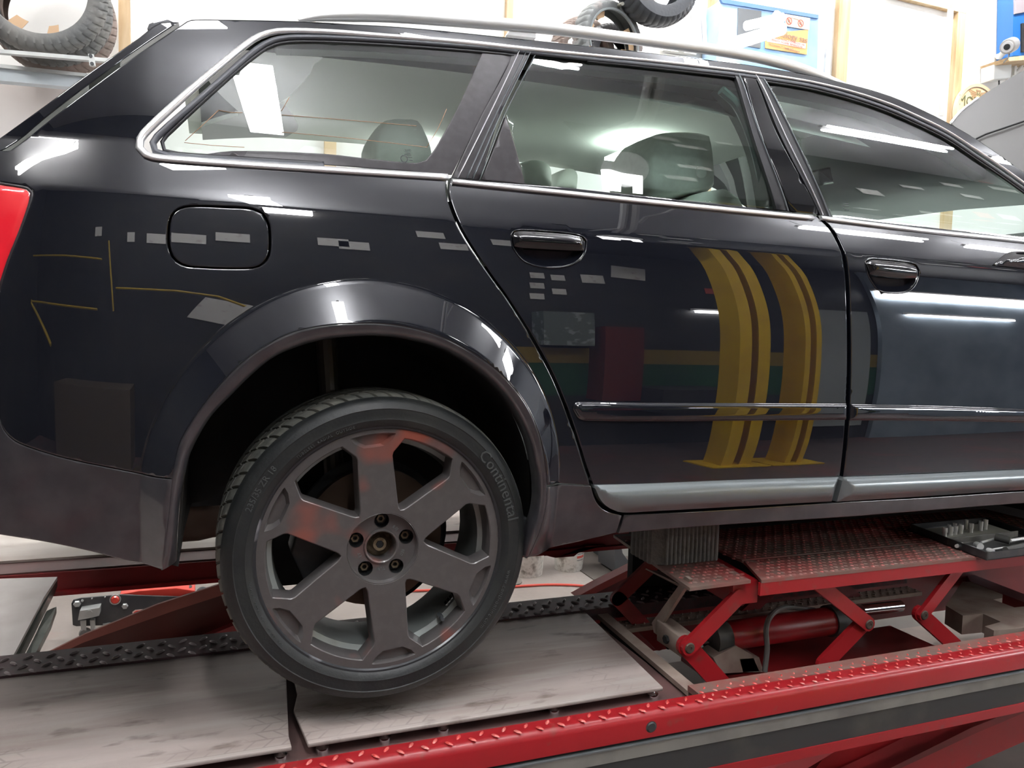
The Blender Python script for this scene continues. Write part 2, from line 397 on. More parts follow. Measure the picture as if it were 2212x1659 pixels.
def strip(name, px, w, m, parent, off=-.002, closed=False, h=.004, wpx=False, step=.02, corner=50):
    """raised rounded strip that follows the body surface; w = width in metres, or a list"""
    P = smooth_poly([hit(a, b, off) for a, b in px], closed, step, corner); n = len(P)
    ws = np.interp(np.linspace(0, 1, n), np.linspace(0, 1, len(w)), w) if hasattr(w, '__len__') else [w]*n
    V = []; Fc = []; N = []; sec = [(-.5, .9), (-.5, .25), (-.36, -.25), (-.12, -.5), (.12, -.5), (.36, -.25), (.5, .25), (.5, .9)]
    for i in range(n):
        t = P[(i+1) % n]-P[i-1] if closed else P[min(i+1, n-1)]-P[max(i-1, 0)]
        t = np.array([t[0], t[2]]); t /= np.linalg.norm(t)+1e-12; c = np.array([-t[1], t[0]])
        for a, b in sec:
            x = P[i][0]+c[0]*a*ws[i]; z = P[i][2]+c[1]*a*ws[i]; V.append((x, S(x, z)+off+b*h, z))
    k = len(sec)
    for i in range(n if closed else n-1):
        for j in range(k-1):
            a = i*k+j; b = ((i+1) % n)*k+j; Fc.append((a, a+1, b+1, b))
    o = mk(name, V, Fc, m, parent, smooth=True)
    bm = bmesh.new(); bm.from_mesh(o.data)
    if not closed:
        bm.verts.ensure_lookup_table(); bm.faces.new([bm.verts[j] for j in range(k)]); bm.faces.new([bm.verts[(n-1)*k+j] for j in range(k)])
    bmesh.ops.recalc_face_normals(bm, faces=bm.faces); 
    f0 = max(bm.faces, key=lambda f: -f.calc_center_median().y)
    if f0.normal.y > 0: bmesh.ops.reverse_faces(bm, faces=bm.faces)
    for f in bm.faces: f.smooth = len(f.verts) == 4
    bm.to_mesh(o.data); bm.free(); return o
# ------------------------------------------------------------------ room shell
def struct(name, mb, m, **k): o = mb.build(name, m, **k); o['kind'] = 'structure'; return o
struct('floor', MB().box((RX0, RY0, -.1), (RX1, RY1, 0)), FLOORM)
CEILM = mat('ceiling_paint', (.56, .565, .585), .8, noise=[(1.5, (.50, .50, .52), .4, .7)])
struct('ceiling', MB().box((RX0, RY0, RZ), (RX1, RY1, RZ+.1)), CEILM)
struct('wall_back', MB().box((RX0, RY1, 0), (RX1, RY1+.1, RZ)), WALLM)
DWALL = mat('wall_dark', (.020, .021, .024), .6, noise=[(2, (.045, .042, .04), .50, .7), (5, (.03, .025, .022), .5, .7)])
struct('wall_front', MB().box((RX0, RY0-.1, 0), (RX1, RY0, RZ)), DWALL)
struct('wall_left', MB().box((RX0-.1, RY0, 0), (RX0, RY1, RZ)), DWALL)
struct('wall_right', MB().box((RX1, RY0, 0), (RX1+.1, RY1, RZ)), mat('wall_right_paint', (.35, .37, .40), .7))
# ceiling lamps: rows of twin fluorescent battens
HOUS = mat('lamp_housing', (.7, .7, .7), .5)
def lamp(x, y, z, L=1.5, w=.16, rz=0., label='', m=None, pan=False):
    """twin-tube batten hung on two rods; the open tubes shine down, sideways and up past the narrow spine"""
    t = empty('ceiling_lamp', (x, y, z), label=label, cat='ceiling lamp', group='fluorescent battens on the ceiling'); t.rotation_euler.z = rz
    MB().box((-L/2, -.03, .03), (L/2, .03, .08)).build('spine', HOUS, t)
    if pan: MB().box((-L/2, -w/2, -.03), (L/2, w/2, .03)).build('diffuser', LAMPG, t)
    for s_ in (() if pan else (-1, 1)): MB().tube([(-L/2+.02, s_*(w/2-.03), 0), (L/2-.02, s_*(w/2-.03), 0)], .03, 8).build('lamp_tube', m or LAMPG, t)
    for s_ in (-1, 1): MB().tube([(s_*L*.4, 0, .08), (s_*L*.4, 0, RZ-z-.001)], .005, 6).build('hanger', HOUS, t)
    return t
for (x, y, rz, L_, w_, lb) in ((-1.2, 2.35, 0, 1.5, .18, 'bright batten over the left end of the white wall'), (2.0, 2.35, 0, 1.5, .18, 'bright batten over the middle of the white wall'), (5.2, 2.35, 0, 1.5, .18, 'bright batten over the blue machine'),
                   (-.03, -3.05, math.radians(-85), 2.1, .26, 'cross batten above the rear of the car'), (4.9, -1.47, 0, 1.5, .18, 'batten above the front door'), (7.0, -1.5, 0, 1.5, .18, 'batten nearest the open side'), (2.6, .6, math.pi/2, 1.5, .18, 'batten right above the windscreen'), (-2.8, -.9, 0, 1.5, .18, 'batten left of the car tail')):
    lamp(x, y, RZ-.35, L=L_, w=w_, rz=rz, label=lb, m=LAMPB if y > 2 or x < -2 else None, pan=(x == -.03))
lamp(-.45, -1.40, RZ-.35, L=.34, w=.15, rz=.5, label='short square batten above the fuel flap', pan=True)
lamp(1.3, -1.0, RZ-.35, L=1.2, w=.16, rz=0, label='batten above the rear door')
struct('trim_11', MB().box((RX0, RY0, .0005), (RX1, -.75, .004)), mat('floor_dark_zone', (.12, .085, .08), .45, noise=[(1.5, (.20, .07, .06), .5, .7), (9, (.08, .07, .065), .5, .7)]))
struct('trim_12', MB().box((.6, -.74, .0005), (4.2, 1.28, .03)), mat('floor_under_lift', (.13, .108, .095), .7, noise=[(3, (.20, .15, .13), .45, .7)]))  # floor under the lift, shade there put into a darker colour
struct('trim_13', MB().box((1.75, 1.28, .0005), (7.5, 3.25, .006)), mat('floor_worn_dimmed', (.085, .072, .062), .6, noise=[(2, (.12, .10, .088), .45, .7)]))  # worn floor, colour darkened further where the wall lamps light it strongly
# ------------------------------------------------------------------ the car
car = empty('car', (1.0, .8, .9), label='dark blue-black estate car raised on the red lift, bonnet open', cat='car')
CARM = Matrix.Translation((-1.0, -.8, -.9))
class _P: pass
def _fixpar(o): o.matrix_parent_inverse = Matrix.Translation(-Vector(o.parent.location)) if o.parent else Matrix(); return o
G1 = [(969, 384), (967, 412), (975, 447), (995, 494), (1050, 580), (1100, 650), (1150, 730), (1190, 803), (1220, 873), (1246, 948), (1266, 1012), (1279, 1048)]
G1b = [(1292, 1082), (1312, 1101), (1345, 1110)]
G2 = [(1766, 466), (1795, 494), (1815, 530), (1828, 580), (1833, 680), (1834, 800), (1829, 920), (1818, 1030)]
sh = lambda L, dx, dy=0: [(x+dx, y+dy) for x, y in L]
ARCH = []
for a in np.linspace(math.radians(190), math.radians(-8), 40):
    ARCH.append((LC[0]+LR*math.cos(a), LC[1]+LR*math.sin(a)))
def W(L, off=0.): return [tuple(hit(a, b, off)[[0, 2]]) for a, b in L]
# window opening in the body side: from C pillar foot round the quarter window and along the door tops
WIN = [(970, 383), (700, 365), (500, 352), (345, 341), (312, 334), (300, 318), (303, 300), (318, 280), (400, 205), (480, 136), (535, 92), (562, 76), (600, 67), (700, 68), (800, 75), (1000, 92), (1110, 103), (1270, 119), (1400, 131), (1500, 142), (1600, 154), (1735, 175), (1800, 189), (1862, 206), (1924, 227), (1976, 250), (2043, 283), (2105, 324), (2160, 361), (2212, 398), (2330, 490)]
SIL = [(2330, 445), (2212, 372), (2150, 328), (2105, 298), (2043, 263), (1976, 230), (1924, 208), (1862, 189), (1800, 174), (1735, 160), (1600, 138), (1500, 126), (1380, 112), (1085, 80), (860, 58), (700, 50), (640, 46), (500, 43), (412, 43)]
DP = [(395, 52), (330, 95), (200, 188), (100, 265), (22, 325)]
LAMP = [(-60, 372), (0, 392), (30, 397), (60, 403), (71, 411), (73, 421), (66, 440), (45, 500), (20, 562), (0, 628), (-30, 760)]
BUMPTOP = [(0, 905), (10, 930), (32, 951), (70, 967), (140, 988), (250, 1011), (320, 1026)]
AOUT = [(371, 1033), (388, 960), (416, 908), (447, 865), (485, 821), (528, 779), (575, 746), (630, 719), (690, 705), (760, 699), (830, 700), (900, 711), (960, 731), (1020, 763), (1078, 804), (1120, 850), (1148, 895), (1167, 945), (1177, 1000), (1181, 1048)]
AIN = [(396, 1040), (410, 985), (443, 921), (468, 888), (499, 857), (540, 816), (590, 775), (640, 752), (700, 735), (770, 727), (837, 727), (900, 736), (955, 752), (1006, 778), (1056, 815), (1098, 859), (1128, 905), (1150, 955), (1162, 1003), (1168, 1050)]
out = W(WIN)+W(SIL)+W(DP)+W([(-60, 330)])+W(LAMP)+W([(-30, 800)])+W(BUMPTOP)
aw = W(AOUT)
out += aw+W(sh(G1, -4)[::-1])
fuel = [(362, 490), (368, 465), (385, 449), (410, 443), (500, 445), (545, 449), (570, 460), (583, 485), (585, 540), (578, 562), (560, 577), (530, 582), (420, 579), (390, 572), (370, 555), (362, 530)]
o = panel('body_side', out, PAINT, car, world=True, holes=[W(fuel)], grid=.014, step=.014, th=.014, flare=True)
def inset(L, d):
    c = np.mean(L, axis=0); return [tuple(np.array(p)+(c-np.array(p))/np.linalg.norm(c-np.array(p))*d) for p in L]
o = panel('fuel_flap', W(inset(fuel, 5.5)), PAINT, car, world=True, grid=.015, step=.01, off=.0005)
tag(o, 'rounded fuel filler flap')
# bumper piece below the quarter panel, behind the wheel
bz = [a for a in W([(-60, 905)])]
o = panel('rear_bumper', W([(-30, 790), (0, 908), (10, 933), (32, 954), (70, 970), (140, 991), (250, 1014), (320, 1029), (371, 1036), (365, 1100), (356, 1180), (351, 1231), (280, 1212), (200, 1192), (100, 1171), (0, 1155), (-60, 1146), (-60, 800)]), PAINTL, car, world=True, grid=.014, th=.05, flare=True)
def cz(x, z): return S(x, z)
# tailgate side
def ytail(x, z): return prof(z)+.9*(x+.42)**2*(x < -.42)+.012
o = panel('tailgate', [(-40, 322), (0, 298), (100, 226), (200, 152), (300, 82), (345, 49), (386, 48), (322, 90), (193, 182), (93, 259), (13, 321), (-60, 349)], PAINT, car, off=.004, grid=.02, th=.05)
o = MB().prism([hit(318, 62, .05), hit(322, 52, .05), hit(340, 44, .05), hit(362, 42, .05), hit(380, 50, .05), hit(392, 56, .05), hit(345, 70, .05)], (0, .10, 0)).build('roof_spoiler', PAINT, car)
# tail lamp
TAIL = mat('tail_lamp_red', (.75, .015, .03), .12, 0, 1., .03, emit=(.8, .02, .03), es=.12, noise=[(4, (.95, .10, .10), .4, .6)])
o = panel('tail_lamp', [(-60, 384), (0, 400), (28, 404), (56, 410), (65, 418), (62, 434), (42, 494), (17, 556), (-6, 624), (-40, 720)], TAIL, car, off=.002, pil=-.004, pw=.006, grid=.012)
tag(o, 'red tail lamp lens')
o = strip('tail_lamp_seal', [(-60, 377), (0, 395), (30, 400), (60, 406), (69, 416), (65, 440), (44, 500), (19, 562), (-2, 628)], .007, BLACKT, car, off=.003, h=.003)
# doors
hR = [(1104, 508), (1110, 499), (1130, 496), (1225, 503), (1258, 510), (1267, 520), (1265, 540), (1258, 555), (1243, 568), (1215, 577), (1170, 577), (1135, 566), (1118, 550), (1107, 530)]
hF = [(1869, 565), (1878, 559), (1895, 559), (1955, 565), (1978, 571), (1986, 583), (1984, 600), (1976, 618), (1960, 630), (1930, 633), (1900, 628), (1885, 612), (1874, 590)]
rear_out = sh(G1, 4)+[(1400, 1045), (1600, 1037), (1814, 1030)]+sh(G2, -4)[::-1]+[(1600, 446), (1400, 425), (1200, 403), (1060, 392)]
o_rd = panel('rear_door', rear_out, PAINT, car, holes=[hR], grid=.016, step=.016, th=.016)
front_out = sh(G2, 4)+[(2000, 1022), (2212, 1014), (2420, 1006), (2420, 545), (2212, 516), (1990, 489)]
o_fd = panel('front_door', front_out, PAINT, car, holes=[hF], grid=.02, step=.016, th=.016)
def handle(d, H, bar):
    o = panel('handle_cup', H, PAINT, d, off=.0015, pil=.018, pw=.012, grid=.008, th=0)
    o = panel('door_handle', bar, BLACKG, d, off=-.004, pil=-.012, pw=.008, grid=.008, th=.02)
    tag(o, 'glossy black grab handle')
    strip('handle_edge', H, .0022, PAINT, d, off=-.0008, closed=True, h=.002, step=.006)
handle(o_rd, hR, [(1107, 510), (1113, 501), (1130, 499), (1225, 506), (1256, 512), (1263, 522), (1262, 541), (1240, 541), (1180, 538), (1130, 535), (1112, 532)])
handle(o_fd, hF, [(1872, 567), (1880, 562), (1896, 562), (1955, 568), (1976, 574), (1983, 584), (1981, 601), (1950, 601), (1900, 596), (1880, 592)])
o = panel('side_moulding', [(1238, 884), (1240, 873), (1250, 868), (1400, 870), (1600, 871), (1829, 872), (1828, 907), (1600, 909), (1400, 910), (1262, 908), (1250, 903), (1244, 895)], PAINT, o_rd, off=-.003, pil=-.0075, pw=.0045, grid=.012, step=.005, th=.01)
o = panel('side_moulding', [(1838, 873), (2000, 876), (2212, 883), (2420, 890), (2420, 921), (2212, 913), (2000, 909), (1836, 908)], PAINT, o_fd, off=-.003, pil=-.0075, pw=.0045, grid=.012, step=.005, th=.01)
# silver sill trims
def ytrim(x, z):
    zc = 1.083
    return prof(z)-.016+ .25*(z-zc)*(z > zc)*0
o = panel('sill_trim', [(1284, 1048), (1400, 1045), (1600, 1037), (1812, 1031), (1808, 1045), (1797, 1083), (1600, 1094), (1400, 1105), (1345, 1107), (1318, 1098), (1298, 1080)], SILVER, o_rd, off=-.004, pil=-.016, pw=.014, grid=.01, th=.02)
tag(o, 'satin silver sill trim')
o = panel('sill_trim', [(1822, 1031), (2000, 1024), (2212, 1015), (2420, 1008), (2420, 1048), (2212, 1058), (2000, 1072), (1808, 1084), (1815, 1060)], SILVER, o_fd, off=-.004, pil=-.016, pw=.014, grid=.01, th=.02)
tag(o, 'satin silver sill trim')
# skirts
o = panel('wheel_arch_skirt', [(1182, 1053), (1276, 1050), (1288, 1084), (1308, 1104), (1343, 1114), (1331, 1151), (1250, 1170), (1180, 1189), (1150, 1202), (1142, 1204), (1166, 1150), (1179, 1100)], PAINTL, car, grid=.014, th=.04, flare=True)
o = panel('side_skirt', [(1349, 1113), (1500, 1106), (1800, 1087), (2000, 1076), (2212, 1062), (2420, 1050), (2420, 1075), (2212, 1087), (2000, 1103), (1820, 1117), (1600, 1131), (1430, 1143), (1337, 1152)], PAINTL, car, grid=.02, th=.06)
# arch lip
LO = AOUT; LI = AIN
Lo = smooth_poly(W([(351, 1232), (356, 1180), (365, 1100)])+W(AOUT)+W([(1179, 1100), (1166, 1150), (1142, 1204)]), False, .012, 70)
Li = smooth_poly(W([(379, 1222), (382, 1150), (389, 1075)])+W(AIN)+W([(1166, 1100), (1152, 1150), (1130, 1200)]), False, .012, 70)
def resamp(L, n):
    L = np.array(L); d = np.r_[0, np.cumsum(np.linalg.norm(np.diff(L, axis=0), axis=1))]; t = np.linspace(0, d[-1], n)
    return np.c_[np.interp(t, d, L[:, 0]), np.interp(t, d, L[:, 1])]
n_ = 150; Lo = resamp(Lo, n_); Li = resamp(Li, n_); V = []; Fc = []
for i in range(n_):
    for t, dy in ((-.12, .006), (0., .0015), (.18, .0015), (.45, .004), (.78, .009), (1., .020), (1.02, .05)):
        p = Lo[i]+(Li[i]-Lo[i])*t; V.append((p[0], S(*Lo[i])+dy, p[1]))
k = 7
for i in range(n_-1):
    for j in range(k-1): Fc.append((i*k+j, i*k+j+1, (i+1)*k+j+1, (i+1)*k+j))
mk('arch_lip', V, Fc, PAINTL, car, smooth=True)
# arch liner (tub) and dark inner body
mb = MB(); R2 = .362
mb.lathe([(R2-.01, .0), (R2-.012, .10), (R2-.02, .40), (.02, .42)], (LC[0], 0.03, LC[1]), n=48, a0=math.radians(-12), a1=math.radians(192))
o = mb.build('arch_liner', LINER, car, smooth=True)
MB().prism([(-.38, .04, 1.25), (-.39, .04, .99), (-.375, .04, .985), (-.36, .04, 1.25)], (0, .3, 0)).build('liner_flap', LINER, car)
mb = MB().prism([hit(1150, 1128, .03), hit(1172, 1125, .03), hit(1168, 1150, .03), hit(1150, 1195, .03), hit(1138, 1208, .03), hit(1128, 1200, .03), hit(1133, 1160, .03)], (0, .12, 0))
o = bevel(mb.build('mud_flap', PLASTIC, car), .004)
# blocking inner body so that panel gaps read dark
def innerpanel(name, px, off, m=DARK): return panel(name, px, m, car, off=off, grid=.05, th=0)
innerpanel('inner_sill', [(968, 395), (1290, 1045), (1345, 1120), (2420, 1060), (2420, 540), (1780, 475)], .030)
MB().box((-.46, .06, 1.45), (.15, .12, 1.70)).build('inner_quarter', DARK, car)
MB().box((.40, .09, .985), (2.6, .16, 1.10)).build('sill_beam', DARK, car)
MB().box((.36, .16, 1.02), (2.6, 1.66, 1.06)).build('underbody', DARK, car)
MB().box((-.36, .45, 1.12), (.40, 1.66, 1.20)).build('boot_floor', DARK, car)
# roof: from the cant rail inwards
V = []; Fc = []; sl = smooth_poly([hit(a, b) for a, b in SIL], False, .05, 60); n = len(sl)
for p in sl:
    for q in (0, .05, .15, .4, .8, 1.2):
        yy = p[1]+q; zz = p[2]+.035*(1-((yy-.88)/.72)**2)*(q > 0)*min(1, q/.15)+(.018 if q > 0 else 0)
        V.append((p[0]+(0 if p[0] > -.2 else .0), yy, zz))
for i in range(n-1):
    for j in range(5): Fc.append((i*6+j, i*6+j+1, (i+1)*6+j+1, (i+1)*6+j))
mk('roof', V, Fc, PAINT, car, smooth=True)
# far side shell of the body (seen through the glass and under the sill)
def mir(y): return 1.74-y
mb = MB()
mb.prism([(-.95, mir(.03), 1.05), (2.9, mir(.03), 1.05), (2.9, mir(.03), 1.74), (-.75, mir(.03), 1.74)], (0, -.04, 0))
mb.build('far_body_side', mat('trim_panel_grey', (.30, .31, .30), .7), car)
TRIMG = mat('pillar_trim', (.33, .35, .33), .7)
def farpil(x0, x1, dx, w=.09, nm='far_pillar'):
    MB().prism([(x0, mir(.06), 1.74), (x1, mir(.06), 1.74), (x1+dx, mir(.24), 2.08), (x0+dx, mir(.24), 2.08)], (0, -.04, 0)).build(nm, TRIMG, car)
farpil(.08, .20, .14); farpil(1.02, 1.16, -.13); MB().prism([(-.62, mir(.06), 1.74), (-.34, mir(.06), 1.74), (-.20, mir(.20), 1.95), (-.42, mir(.20), 1.95)], (0, -.04, 0)).build('far_pillar', TRIMG, car)
MB().prism([(2.05, mir(.06), 1.74), (2.2, mir(.06), 1.74), (1.55, mir(.3), 2.10), (1.40, mir(.3), 2.10)], (0, -.05, 0)).build('far_pillar', TRIMG, car)
# headliner
V = []; Fc = []; xs = np.linspace(-.40, 1.42, 14); ys = np.linspace(.235, 1.36, 12)
for x in xs:
    for y in ys:
        zz = 2.045+.035*(1-((y-.87)/.64)**4)+.035*math.sin((x+.4)/1.8*math.pi); zz -= .06*max(0, (abs(y-.87)-.5)/.14)**2 if abs(y-.87) > .5 else 0
        V.append((x, y, min(zz, 2.10)))
for i in range(13):
    for j in range(11): Fc.append((i*12+j, i*12+j+1, (i+1)*12+j+1, (i+1)*12+j))
mk('headliner', V, Fc, HEAD, car, smooth=True)
# near-side inner trims
o = panel('inner_pillar_trim', [(1588, 165), (1560, 190), (1600, 240), (1640, 330), (1662, 445), (1700, 452), (1690, 380), (1650, 250)], TRIMG, car, off=.07, grid=.03, th=.05)
o = MB().tube(smooth_poly([onY(1558, 195, .17), onY(1592, 228, .17), (onY(1620, 290, .17)), onY(1642, 370, .17), onY(1655, 452, .17)], False), .012, 8).build('belt_guide', mat('guide_teal', (.16, .24, .22), .4), car, smooth=True)
o = panel('cant_trim', [(590, 84), (800, 92), (1110, 116), (1400, 144), (1590, 166), (1820, 206), (1924, 236), (2028, 288), (2131, 352), (2131, 385), (2020, 315), (1910, 262), (1810, 232), (1590, 190), (1400, 165), (1110, 136), (800, 112), (600, 105)], TRIMG, car, off=.05, grid=.03, th=.04)
# ------------------------------------------------------------------ glass and window trims
o = panel('quarter_glass', [(355, 325), (345, 318), (350, 303), (372, 280), (500, 160), (560, 112), (592, 93), (640, 86), (1050, 112), (1105, 118), (1040, 250), (974, 379), (700, 357), (500, 343)], GLASSQ, car, off=.006, grid=.03, th=0)
tag(o, 'tinted rear quarter window')
o = panel('glass_border', [(1042, 113), (1108, 119), (1040, 250), (976, 378), (830, 366), (560, 346), (420, 336), (500, 326), (700, 332), (800, 343), (900, 352), (920, 346), (935, 328), (985, 240)], BLACKT, car, off=.0045, grid=.03, th=0)
tag(o, 'black ceramic border of the quarter window')
o = panel('door_glass', [(1156, 117), (1583, 161), (1625, 270), (1675, 452), (1400, 423), (1135, 396), (1093, 246)], GLASS, o_rd, off=.008, grid=.04, th=0)
tag(o, 'green tinted rear door window')
o = panel('door_glass', [(1655, 172), (1735, 187), (1821, 205), (1924, 236), (2028, 288), (2131, 350), (2212, 407), (2330, 500), (2330, 540), (2212, 523), (2000, 497), (1800, 471), (1730, 320)], GLASS, o_fd, off=.008, grid=.04, th=0)
tag(o, 'green tinted front door window')
# seals: black inside, grey rubber, chrome outside
QI = [(700, 352), (500, 339), (385, 331), (355, 324), (350, 306), (372, 281), (500, 163), (560, 114), (592, 96), (640, 89), (800, 94), (1000, 108), (1110, 118)]
strip('window_seal', QI, .007, RUBBER, car, off=.004, h=.004)
QG = [(700, 358), (500, 345), (360, 334), (335, 326), (330, 308), (352, 282), (440, 205), (500, 152), (555, 105), (590, 86), (640, 79), (800, 84), (1000, 98), (1118, 109)]
strip('window_rubber', QG, .012, SEALG, car, off=.001, h=.008)
QC = [(968, 382), (700, 365), (500, 352), (345, 340), (315, 333), (301, 318), (303, 300), (320, 278), (400, 204), (480, 136), (535, 92), (562, 76), (600, 66), (700, 67), (800, 74), (1000, 90), (1110, 102), (1270, 118), (1400, 130), (1500, 141), (1600, 153), (1735, 173), (1800, 187), (1862, 204), (1924, 225), (1976, 248), (2043, 281), (2105, 321), (2160, 358), (2212, 395), (2330, 487)]
strip('chrome_trim', QC, [.014]*4+[.012]*3+[.008]*8, CHROME, car, off=-.003, h=.008)
DT = [(1118, 109), (1270, 126), (1400, 139), (1500, 150), (1600, 162), (1735, 182), (1800, 197), (1862, 215), (1924, 237), (1976, 260), (2043, 293), (2105, 334), (2160, 371), (2212, 408), (2330, 500)]
strip('window_rubber', sh(DT, 0, -1), .013, SEALG, o_rd, off=.001, h=.006)
strip('window_seal', sh(DT, -2, 6)[1:], .006, RUBBER, o_fd, off=.004, h=.004)
# belt chrome
strip('belt_trim', [(977, 391), (1200, 414), (1400, 435), (1600, 455), (1757, 470)], .012, CHROME, o_rd, off=-.004, h=.008)
strip('belt_trim', [(1774, 470), (2000, 498), (2212, 520), (2420, 546)], .012, CHROME, o_fd, off=-.004, h=.008)
# antenna wires and etched marks in the glass
WIRE = mat('antenna_wire', (.40, .22, .12), .5)
for L in ([(398, 308), (460, 314), (528, 318)], [(400, 304), (440, 268), (472, 238)], [(472, 238), (500, 243), (524, 243)], [(608, 248), (760, 260), (900, 272)], [(608, 285), (760, 299), (922, 318)], [(922, 318), (945, 280), (965, 235)], [(608, 240), (625, 210)]):
    strip('antenna_wire', L, .0011, WIRE, car, off=.0045, h=.0006, step=.05)
ETCH = mat('etched_mark', (.05, .06, .06), .6)
def ring(px, py, r, off, par, nm='etched_ring'):
    c = hit(px, py, off); V = []; Fc = []; n = 16
    for k in range(n):
        a = 2*math.pi*k/n
        for q in (r, r*.72): x, z = c[0]+q*math.cos(a), c[2]+q*math.sin(a); V.append((x, S(x, z)+off, z))
    for k in range(n): Fc.append((2*k, 2*k+1, (2*k+3) % (2*n), (2*k+2) % (2*n)))
    return mk(nm, V, Fc, ETCH, par)
for k in range(4): ring(875+k*3.4, 325, .0024, .004, car)
ring(873, 343, .008, .004, car)
for (a, b, w_) in ((881, 330, 12), (881, 334, 16), (884, 339, 14), (888, 346, 8)):
    panel('etched_line', [(a-w_/2, b-1.2), (a+w_/2, b-.2), (a+w_/2, b+1.4), (a-w_/2, b+.4)], ETCH, car, off=.004, grid=.02, th=0)
ring(1822, 447, .005, .006, o_fd)
for (a, b, w_) in ((1828, 440, 12), (1828, 445, 14), (1830, 453, 10)):
    panel('etched_line', [(a-w_/2, b-1.5), (a+w_/2, b-.5), (a+w_/2, b+1.5), (a-w_/2, b+.5)], ETCH, o_fd, off=.006, grid=.02, th=0)
panel('mirror_base', [(2146, 572), (2172, 550), (2190, 543), (2260, 545), (2260, 586), (2212, 580)], BLACKG, o_fd, off=-.003, pil=-.02, pw=.015, grid=.01, th=.01)
# C pillar strips and triangle, B pillar
o = panel('pillar_cover', [(1108, 104), (1150, 108), (1138, 130), (1080, 250), (1037, 388), (977, 384), (1040, 250), (1098, 140)], BLACKT, o_rd, off=.004, grid=.03)
strip('frame_bead', [(1123, 107), (1056, 250), (989, 384)], .002, CHROME, o_rd, off=.0, h=.004)
for A, w_ in (([(1137, 110), (1070, 250), (1008, 386)], .002), ([(1146, 112), (1082, 245), (1021, 387)], .0025), ([(1156, 119), (1090, 248), (1036, 389)], .002)):
    strip('frame_bead', A, w_, SILVER, o_rd, off=.0, h=.005)
o = panel('corner_cover', [(1093, 252), (1134, 397), (1040, 388)], BLACKT, o_rd, off=.001, grid=.03)
o = panel('window_frame', [(1583, 152), (1597, 154), (1640, 280), (1706, 456), (1678, 452), (1630, 300)], RUBBER, o_rd, off=.0, grid=.03)
strip('frame_bead', [(1594, 156), (1642, 290), (1702, 455)], .003, SILVER, o_rd, off=-.001, h=.004)
o = panel('b_pillar'.replace('b_', 'door_'), [(1598, 152), (1624, 156), (1680, 290), (1771, 463), (1708, 456), (1645, 290)], BLACKG, car, off=.001, grid=.03)
tag(o, 'glossy black centre pillar')
o = panel('window_frame', [(1626, 156), (1653, 170), (1720, 300), (1798, 470), (1772, 464), (1690, 300)], RUBBER, o_fd, off=.0, grid=.03)
strip('frame_bead', [(1632, 160), (1700, 300), (1778, 464)], .003, CHROME, o_fd, off=-.001, h=.004)
strip('frame_bead', [(1650, 170), (1718, 300), (1792, 467)], .003, SILVER, o_fd, off=-.001, h=.004)
# roof rail
RP = [(645, 44), (690, 36), (760, 33), (850, 35), (950, 42), (1050, 50), (1150, 58), (1250, 69), (1350, 82), (1450, 95), (1550, 109), (1620, 121), (1700, 140), (1770, 162), (1835, 187)]
P3 = smooth_poly([onY(a, b, .27) for a, b in RP], False, .04, 60)
rr = np.interp(np.linspace(0, 1, len(P3)), [0, .08, .9, 1], [.004, .013, .013, .004])
o = MB().tube(P3, rr, 14, sq=(.9, 1.1)).build('roof_rail', mat('rail_aluminium', (.86, .86, .85), .38, .6), car, smooth=True); tag(o, 'satin aluminium roof rail')
MB().prism([onY(1095, 75, .27), onY(1105, 60, .27), onY(1158, 64, .27), onY(1158, 82, .27)], (0, .02, 0)).build('rail_foot', CHROME, car)
# bonnet, open, seen past the windscreen
bo = onX(2055, 262, 2.6)
def onP(x, y, p0, n):
    d = ray(x, y); return CAM+d*((p0-CAM)@n/(d@n))
pn = np.array([-.55, -.62, .56]); p0 = np.array([2.55, .55, 1.95])
BON = [(2052, 264), (2075, 240), (2110, 214), (2150, 188), (2212, 152), (2330, 100), (2480, 240), (2480, 600), (2330, 480), (2212, 400), (2120, 320)]
P = smooth_poly([onP(a, b, p0, pn) for a, b in BON], True, .06, 50)
o = MB().prism(P, pn*-.03/np.linalg.norm(pn)).build('bonnet', mat('bonnet_paint', (.075, .072, .07), .5, .0, .15, .3), car); tag(o, 'open bonnet')
o = MB().tube([onP(2070, 318, p0-pn*-.01, pn), onP(2130, 290, p0-pn*-.01, pn), onP(2212, 262, p0-pn*-.01, pn), onP(2330, 232, p0-pn*-.01, pn)], .004, 6).build('bonnet_crease', DARK, car)
o = MB().tube(smooth_poly([onP(2054, 266, p0, pn), onP(2076, 240, p0, pn), onP(2112, 212, p0, pn)], False), .006, 6).build('bonnet_edge_glint', CHROME, car)  # bright strip added for the highlight along the bonnet edge
MB().prism([onY(x, y, 1.25) for x, y in ((1828, 472), (1868, 420), (1960, 316), (1992, 322), (1905, 430), (1882, 474))], (0, .05, 0)).build('far_front_pillar', PLASTIC, car)
# rear view mirror
o = MB().prism([onY(x, y, .80) for x, y in ((1768, 368), (1800, 356), (1822, 350), (1834, 366), (1830, 384), (1815, 394), (1785, 398), (1776, 402))], (0, .06, 0)).build('rear_view_mirror', mat('mirror_shell', (.04, .05, .05), .25, coat=1), car); bevel(o, .01)
